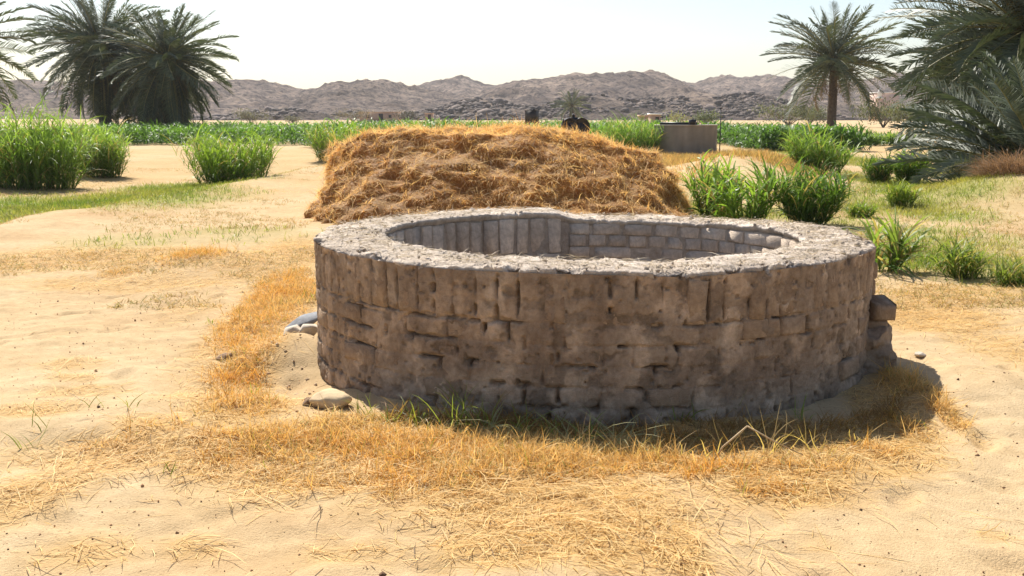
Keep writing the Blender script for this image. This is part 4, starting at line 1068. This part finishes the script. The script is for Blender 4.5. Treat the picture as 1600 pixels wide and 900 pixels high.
def trunk_mesh(h, r0, r1, seed, lean=(0, 0)):
    nu, nv = 20, max(12, int(h / 0.07))
    u = np.arange(nu) / nu * 2 * math.pi; v = np.linspace(0, 1, nv)
    Vv, U = np.meshgrid(v, u, indexing='ij')
    rad = (r0 + (r1 - r0) * Vv) * (1 + 0.25 * np.exp(-Vv * 12))
    hh = Vv * h
    boots = np.abs(((hh / 0.22 + U / (2 * math.pi) * 5) % 1) - 0.5) * 2 * np.abs(((hh / 0.22 - U / (2 * math.pi) * 5) % 1) - 0.5) * 2
    rad = rad * (0.88 + 0.30 * boots) + 0.02 * fbm(np.cos(U) * 3, np.sin(U) * 3, hh * 4, seed, 2)
    V = np.stack([rad * np.cos(U) + lean[0] * Vv ** 1.4, rad * np.sin(U) + lean[1] * Vv ** 1.4, hh - 0.1], -1)
    return mesh_np('trunk', V.reshape(-1, 3), grid_faces(nu, nv, True), None, np.ones((nu * nv, 3)), False, M['bark'])

def palm(label, x, y, h, L, r0, r1, n, seed, el_lo=-40, dead=10, group='date palms', lean=(0, 0), cat='palm tree', name='date_palm', az=None, el_hi=84, bias=0.9):
    r = np.random.default_rng(seed); z0 = float(gz(x, y))
    t = thing(name, label, cat, (x, y, z0), 0, group)
    fs = fronds(L)
    if h > 0.4:
        link('trunk', trunk_mesh(h, r0, r1, seed, lean), t)
    ga = 2.39996
    for i in range(n):
        f = i / max(1, n - 1)                                     # 0 youngest .. 1 oldest
        el = el_hi + (el_lo - el_hi) * f ** bias + r.normal(0, 6)
        kind = 'up' if el > 52 else ('arch' if el > 12 else 'out')
        a = i * ga + r.normal(0, 0.18) if az is None else r.uniform(*az)
        o = link('frond', fs[kind][r.integers(3)], t)
        rr = r1 * 0.8
        o.location = (lean[0] + rr * math.cos(a), lean[1] + rr * math.sin(a), h - 0.15 - 0.9 * r1 * 2.2 * f)
        o.rotation_euler = (Euler((r.normal(0, .25), -math.radians(el), 0)).to_matrix().to_4x4()).to_euler()
        o.rotation_euler = (Matrix.Rotation(a, 4, 'Z') @ Matrix.Rotation(-math.radians(el), 4, 'Y') @ Matrix.Rotation(r.normal(0, .35), 4, 'X')).to_euler()
        s = r.uniform(.85, 1.08) * (0.8 + 0.2 * min(1, f * 4)); o.scale = (s, s, s)
    for i in range(dead):
        a = r.uniform(0, 6.28); el = r.uniform(-72, -38)
        o = link('dead_frond', fs['dead'][r.integers(3)], t)
        o.location = (lean[0] + r1 * .9 * math.cos(a), lean[1] + r1 * .9 * math.sin(a), h - 0.35 - r.uniform(0, .5))
        o.rotation_euler = (Matrix.Rotation(a, 4, 'Z') @ Matrix.Rotation(-math.radians(el), 4, 'Y') @ Matrix.Rotation(r.normal(0, .5), 4, 'X')).to_euler()
        s = r.uniform(.6, 1.0); o.scale = (s, s, s)
    return t

YP = 72
palm('taller left palm of the shaggy pair behind the green grass', wx(166, YP), YP, 6.6, 4.7, .42, .34, 170, 301, -82, 14, bias=.75)
palm('shorter right palm of the shaggy pair behind the green grass', wx(268, YP - 3), YP - 3, 5.6, 4.2, .45, .36, 170, 302, -84, 14, bias=.75)
palm('low shaggy palm squeezed between the two palms of the left pair', wx(215, YP), YP + 3, 4.4, 3.8, .4, .34, 110, 308, -80, 12)
palm('date palm mostly outside the left edge, only its right fronds showing', wx(-55, 60), 60, 5.9, 4.2, .42, .34, 70, 303, -45, 8)
palm('lone date palm with bare dark trunk in front of the right hills', wx(1298, 74), 74, 5.75, 4.6, .33, .27, 92, 304, -40, 12)
palm('big dark palm towering at the top right corner', wx(1590, 27), 27, 4.1, 3.3, .40, .34, 170, 305, -82, 16, bias=.72)
palm('palm behind the towering right palm, its fronds reaching left', wx(1545, 31), 31, 3.3, 2.9, .38, .32, 140, 306, -78, 12, bias=.75)
palm('low trunkless palm sprouting from the ground at the right edge', wx(1625, 23), 23.0, 0.8, 3.0, .32, .28, 90, 307, -12, 6, el_hi=80)
palm('young bushy palm under the towering palm, left of the trunkless one', wx(1590, 25), 25, 1.0, 2.3, .3, .25, 90, 309, -20, 4, el_hi=82)
palm('tallest palm behind the others at the right edge, crown cut by the frame', wx(1640, 38), 38, 5.4, 3.8, .40, .34, 130, 311, -78, 12)
palm('far hazy palm at the foot of the rocky hills', wx(893, 190), 190, 3.6, 3.6, .45, .36, 40, 310, -30, 4)

# ------------------------------------------------------------------ shrubs
def shrub(label, px, Y, rx, h, seed, c=(0.13, 0.14, 0.07), n=900, twig=True, group='far grey green shrubs', name='shrub', mat='shrub', leaf=0.16, zb=0.0):
    r = np.random.default_rng(seed); x0 = wx(px, Y); z0 = float(gz(x0, Y))
    t = thing(name, label, 'shrub', (x0, Y, z0 + zb), 0, group)
    g = Geo(); tips = []
    for i in range(9):
        a = r.uniform(0, 6.28); q = r.uniform(.3, .95); e = np.array([math.cos(a) * rx * q, math.sin(a) * rx * q, h * r.uniform(.5, .9)])
        g.tube([(0, 0, -.05), tuple(e * np.array([.3, .3, .5])), tuple(e)], [.05 * h / 2, .035 * h / 2, .01], 5); tips.append(e)
    g.build('stems', M['twig'], t)
    tips = np.array(tips); k = r.integers(0, 9, n)
    P = tips[k] * r.uniform(.6, 1.05, (n, 1)) + r.normal(0, 1, (n, 3)) * np.array([rx, rx, h * .6]) * 0.24
    P[:, 2] = np.clip(P[:, 2], 0.03, h * 1.05)
    D = norm(r.normal(0, 1, (n, 3)) + np.array([0, 0, .5]))
    col = np.array(c) * r.uniform(.6, 1.35, (n, 1))
    V, Q, T, C = ribbons(P, D, leaf * r.uniform(.6, 1.4, n), leaf * .42, .4, 2, col, r=r)
    link('foliage', mesh_np('foliage', V, Q, T, C, False, M[mat]), t)
    return t
shrub('round grey green shrub seen just above the concrete tank', 1099, 120, 1.7, 2.0, 401, n=1300, leaf=.22, c=(0.15, 0.17, 0.09))
shrub('pale yellow green shrub left of the round shrub above the tank', 1062, 115, 1.6, 1.9, 402, c=(0.26, 0.25, 0.11), n=600, leaf=.2)
shrub('wide hazy shrub left of the lone palm trunk', 1232, 150, 4.4, 3.3, 403, n=1800, leaf=.3)
shrub('wide hazy shrub right of the lone palm trunk', 1380, 130, 3.6, 3.4, 404, n=1900, leaf=.3)
shrub('shrub directly behind the lone palm trunk', 1265, 160, 3.2, 2.6, 405, n=1300, leaf=.3)
shrub('dark bare shrub right of the long mud house', 635, 210, 2.2, 2.2, 406, c=(0.10, 0.085, 0.07), n=900, leaf=.3)
shrub('pale bare shrub at the left end of the long mud house', 552, 215, 4.2, 2.6, 407, c=(0.17, 0.14, 0.10), n=900, leaf=.3)
shrub('grey shrub on the plain right of the palm pair', 392, 190, 3.2, 2.4, 408, c=(0.15, 0.14, 0.09), n=1000, leaf=.3)
shrub('small grey shrub between palm pair and long mud house', 458, 180, 1.9, 1.5, 409, c=(0.15, 0.14, 0.09), n=600, leaf=.25)
shrub('low yellow green bush glimpsed between the trunks of the palm pair', 241, 80, .9, 1.5, 410, c=(0.26, 0.28, 0.06), n=700, leaf=.2)
shrub('shrub behind the right palms left of the towering palm', 1425, 110, 3.0, 2.8, 411, n=1500, leaf=.3)
# dead brushwood at the foot of the right palms
def brush():
    r = np.random.default_rng(420); x0, y0 = 9.75, 20.2; z0 = float(gz(x0, y0))
    n = 2600; a = r.uniform(0, 6.28, n); q = np.sqrt(r.uniform(0, 1, n))
    B = np.stack([np.cos(a) * q * .85, np.sin(a) * q * .7, r.uniform(0, .25, n)], 1); B[:, 2] += gz(B[:, 0] + x0, B[:, 1] + y0) - z0 - 0.02
    D = np.stack([np.cos(a) + r.normal(0, .7, n), np.sin(a) + r.normal(0, .7, n), r.uniform(.2, 1.2, n)], 1)
    V, Q, T, C = ribbons(B, D, r.uniform(.2, .55, n), .009, .5, 3, np.array([0.30, 0.19, 0.11]) * r.uniform(.6, 1.2, (n, 1)), r=r, kink=.15)
    o = link('brushwood', mesh_np('brushwood', V, Q, T, C, False, M['dry']), None, (x0, y0, z0))
    tag(o, 'reddish brown heap of dead brushwood on the sand bank under the right palms', 'brushwood')
brush()

# ------------------------------------------------------------------ concrete water tank, engine, fuel tank
def build_tank():
    Y = 42.0; x0, x1 = wx(1031, Y), wx(1131, Y); w = x1 - x0; h = wz(196, Y); d = 2.5; th = 0.16
    t = thing('water_tank', 'round grey brown rendered water tank at the edge of the crops', 'water tank', ((x0 + x1) / 2, Y, 0), math.radians(3))
    R0 = w / 2; n = 64; a = np.arange(n) / n * 2 * math.pi
    def lathe(nm, prof, col):
        V = np.concatenate([np.stack([np.cos(a) * q, np.sin(a) * q + R0, np.full(n, zz)], 1) for q, zz in prof])
        V[:, :2] += 0.012 * np.stack([fbm(V[:, 0] * 2, V[:, 1] * 2, V[:, 2] * 2, 7, 3), fbm(V[:, 0] * 2, V[:, 1] * 2, V[:, 2] * 2, 8, 3)], 1)
        cc = col * (0.85 + 0.3 * fbm(V[:, 0] * 5, V[:, 1] * 5, V[:, 2] * 0.7, 9, 3))[:, None] * np.ones((1, 3))
        link(nm, mesh_np(nm, V, grid_faces(n, len(prof), True), None, cc, True, M['concrete']), t)
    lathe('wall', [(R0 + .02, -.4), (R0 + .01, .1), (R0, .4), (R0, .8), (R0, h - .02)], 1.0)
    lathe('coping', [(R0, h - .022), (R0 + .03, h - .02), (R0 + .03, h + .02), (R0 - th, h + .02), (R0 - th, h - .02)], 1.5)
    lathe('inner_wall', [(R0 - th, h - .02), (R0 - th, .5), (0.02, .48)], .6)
    g = Geo(); g.tube([(-R0 * .92, R0 * .55, h + .075), (R0 * .2, R0 * .25, h + .075)], .05, 10); po = g.build('pipe', M['black_metal'], t, True)
    g = Geo(); g.tube([(0, 0, 0), (0, 0, .2)], [.14, .155], 14); 
    b = g.build('bucket', M['black_metal'], None, True, (wx(1081, Y), Y + .07, h + .03)); tag(b, 'black bucket standing on the near wall of the tank', 'bucket')
    g = Geo(); g.tube([(0, 0, 0), (0, 0, 2.05)], [.022, .02], 8); g.box((0, 0, 2.07), (.12, .05, .05))
    p = g.build('post', M['dark_steel'], None, False, (x1 + .06, Y + 1.2, -0.2)); tag(p, 'thin dark post standing at the right corner of the tank', 'post')
    g = Geo()
    for k, (dx, wd) in enumerate(((.1, .3), (.5, .25), (.78, .22))): pass
build_tank()

def build_engine():
    Y = 38.0; xc = wx(899, Y)
    t = thing('pump_engine', 'black diesel pump engine with two flywheels showing above the hay stack', 'engine', (xc, Y, 0), math.radians(24))
    ztop = wz(184, Y); R = 0.335; zc = ztop - R
    g = Geo(); g.box((0, 0, (zc - .38) / 2 - .1), (.8, .9, zc - .38 + .2)); g.build('plinth', M['concrete'], t)
    for yy, xx in ((-.05, -.27), (.05, .25)):
        g = Geo(); n = 30
        a = np.arange(n) / n * 2 * math.pi
        # rim as lathe
        prof = [(R, -.045), (R, .045), (R - .055, .045), (R - .06, .012), (.08, .012), (.07, .07), (.0, .07)]
        prof2 = [(R, -.045), (R - .055, -.045), (R - .06, -.012), (.08, -.012), (.07, -.07), (0.0, -.07)]
        for pr in (prof, prof2):
            V = np.concatenate([np.stack([np.cos(a) * p[0], np.full(n, p[1]), np.sin(a) * p[0]], 1) for p in pr])
            g.add(V, grid_faces(n, len(pr), True))
        f = g.build('flywheel', M['black_metal'], t, False, (xx, yy, zc))
        for k in range(3):
            aa = k * 2.094 + .5; g = Geo(); c = np.array([math.cos(aa) * .17, 0, math.sin(aa) * .17])
            g.tube([tuple(c + np.array([0, -.016, 0])), tuple(c + np.array([0, .016, 0]))], .045, 12, (1.9, 1.7, 1.5)); g.build('lightening_hole', M['dark_steel'], f)
    g = Geo(); g.box((0, .2, zc - .12), (.46, .42, .5), 0, (1, 1, 1), .85); g.box((0, .2, zc + .22), (.24, .26, .26)); g.build('engine_block', M['black_metal'], t)
    g = Geo(); g.tube([(-.5, -.05, zc), (.5, .05, zc)], .03, 10); g.build('crankshaft', M['dark_steel'], t)
    g = Geo(); g.tube([(.05, .25, zc + .3), (.05, .25, zc + .42), (.0, .25, zc + .44)], .05, 10); g.build('exhaust_pipe', M['dark_steel'], t)
    g = Geo(); g.tube([(-.62, -.1, zc - .25), (-.56, -.1, zc + .2), (-.53, -.1, zc + .3)], [.03, .03, .035], 8); g.build('lever', M['black_metal'], t)
build_engine()

def build_fuel():
    Y = 36.0; xc = wx(831, Y); s = .36
    zt = wz(173, Y); zb = zt - .36
    t = thing('fuel_tank', 'small rusty box tank on four legs sticking up behind the hay stack', 'fuel tank', (xc, Y, 0), math.radians(-22))
    g = Geo(); g.box((0, 0, (zt + zb) / 2), (s, s, zt - zb)); g.build('tank_body', M['dark_steel'], t)
    g = Geo(); g.box((-s / 2 - .004, 0, (zt + zb) / 2), (.006, s * .98, (zt - zb) * .98)); g.build('rusty_side', M['rust'], t)['label'] = 'rusted orange brown side of the tank'
    g = Geo(); g.box((0, 0, zt + .008), (s + .03, s + .03, .014)); g.tube([(.06, 0, zt + .01), (.06, 0, zt + .06)], .04, 10); g.build('lid', M['dark_steel'], t)
    for a in (-1, 1):
        for b in (-1, 1):
            g = Geo(); g.box((a * s * .45, b * s * .45, zb / 2 - .1), (.035, .035, zb + .2 - .002)); g.build('leg', M['rust'], t)
    g = Geo(); g.box((0, 0, zb - .02), (s + .05, s + .05, .03)); g.build('stand_frame', M['rust'], t)
build_fuel()

# ------------------------------------------------------------------ far houses
def house(label, px0, px1, Y, h, depth, mat, openings, name='mud_house', roofmat=None, rz=0.0):
    x0, x1 = wx(px0, Y), wx(px1, Y); w = x1 - x0
    t = thing(name, label, 'house', ((x0 + x1) / 2, Y, 0), rz, 'far small buildings')
    g = Geo(); g.box((0, depth / 2, h / 2 - .2), (w, depth, h + .4)); g.build('wall', M[mat], t)
    g = Geo(); g.box((0, depth / 2, h + .09), (w + .3, depth + .3, .18), 0, (1.25, 1.25, 1.25)); g.build('roof', M[roofmat or mat], t)
    for nm, fx, z, ww, hh in openings:
        g = Geo(); g.box((fx * w, -.03, z), (ww, .1, hh)); g.build(nm, M['opening'], t)
    return t
house('long low mud house with flat roof on the far plain', 560, 619, 225, 1.95, 6, 'mudhouse', [('door', .1, .85, .9, 1.7), ('window', -.25, 1.15, .6, .6), ('window', .35, 1.15, .6, .6)], rz=math.radians(-6))
house('tiny mud hut between the long house and the outcrop', 664, 676, 235, 1.7, 3, 'mudhouse', [('door', .1, .8, .6, 1.5)])
house('low brown shed left of the white roofed shed', 1002, 1016, 130, 1.35, 3, 'mudhouse', [('window', .0, .8, .3, .3)])
house('small shed with shiny white roof above the green grass', 1018, 1032, 125, 1.55, 3, 'mudhouse', [('door', .1, .7, .4, 1.2)], roofmat='white')
def mosque():
    Y = 260; x = wx(1380, Y)
    t = thing('mosque', 'pink mosque with white banded minaret glimpsed behind the lone palm fronds', 'mosque', (x, Y, 0))
    w = 5.2; zt = wz(163, Y) + .2
    g = Geo(); g.box((1.0, 3, zt / 2 + 1.2), (w, 6, zt + 2.6)); g.build('wall', M['pink'], t)
    g = Geo(); g.box((1.0, 3, zt + 2.6), (w + .2, 6.2, .25)); g.build('roof', M['white'], t)
    for k in (-.6, .9, 2.4):
        g = Geo(); g.box((k, -.04, zt * .5 + 1), (.5, .1, 1.1)); g.build('window', M['opening'], t)
    top = wz(140, Y); mx = wx(1371, Y) - x
    g = Geo(); g.tube([(mx, -.6, -.2), (mx, -.6, top - 2.2)], [.8, .7], 8); g.build('minaret_shaft', M['pink'], t)
    g = Geo(); g.tube([(mx, -.6, top - 2.2), (mx, -.6, top - 1.9)], [1.0, 1.0], 8); g.build('balcony', M['white'], t)
    g = Geo(); g.tube([(mx, -.6, top - 1.9), (mx, -.6, top - .7), (mx, -.6, top - .2), (mx, -.6, top + .5)], [.55, .55, .4, .03], 8); g.build('minaret_top', M['white'], t)
mosque()

# ------------------------------------------------------------------ hazy desert air
def haze():
    m = bpy.data.materials.new('desert_haze'); m.use_nodes = True; nt = m.node_tree
    nt.nodes.remove(nt.nodes['Principled BSDF'])
    v = nt.nodes.new('ShaderNodeVolumePrincipled'); v.inputs['Color'].default_value = (0.86, 0.90, 0.97, 1); v.inputs['Density'].default_value = 0.00018
    v.inputs['Anisotropy'].default_value = 0.2
    nt.links.new(v.outputs[0], nt.nodes['Material Output'].inputs['Volume'])
    g = Geo(); g.box((0, 0, 23.0), (3300, 3300, 54)); o = g.build('haze', m)
    tag(o, 'pale dusty haze over the plain', kind='stuff')
haze()
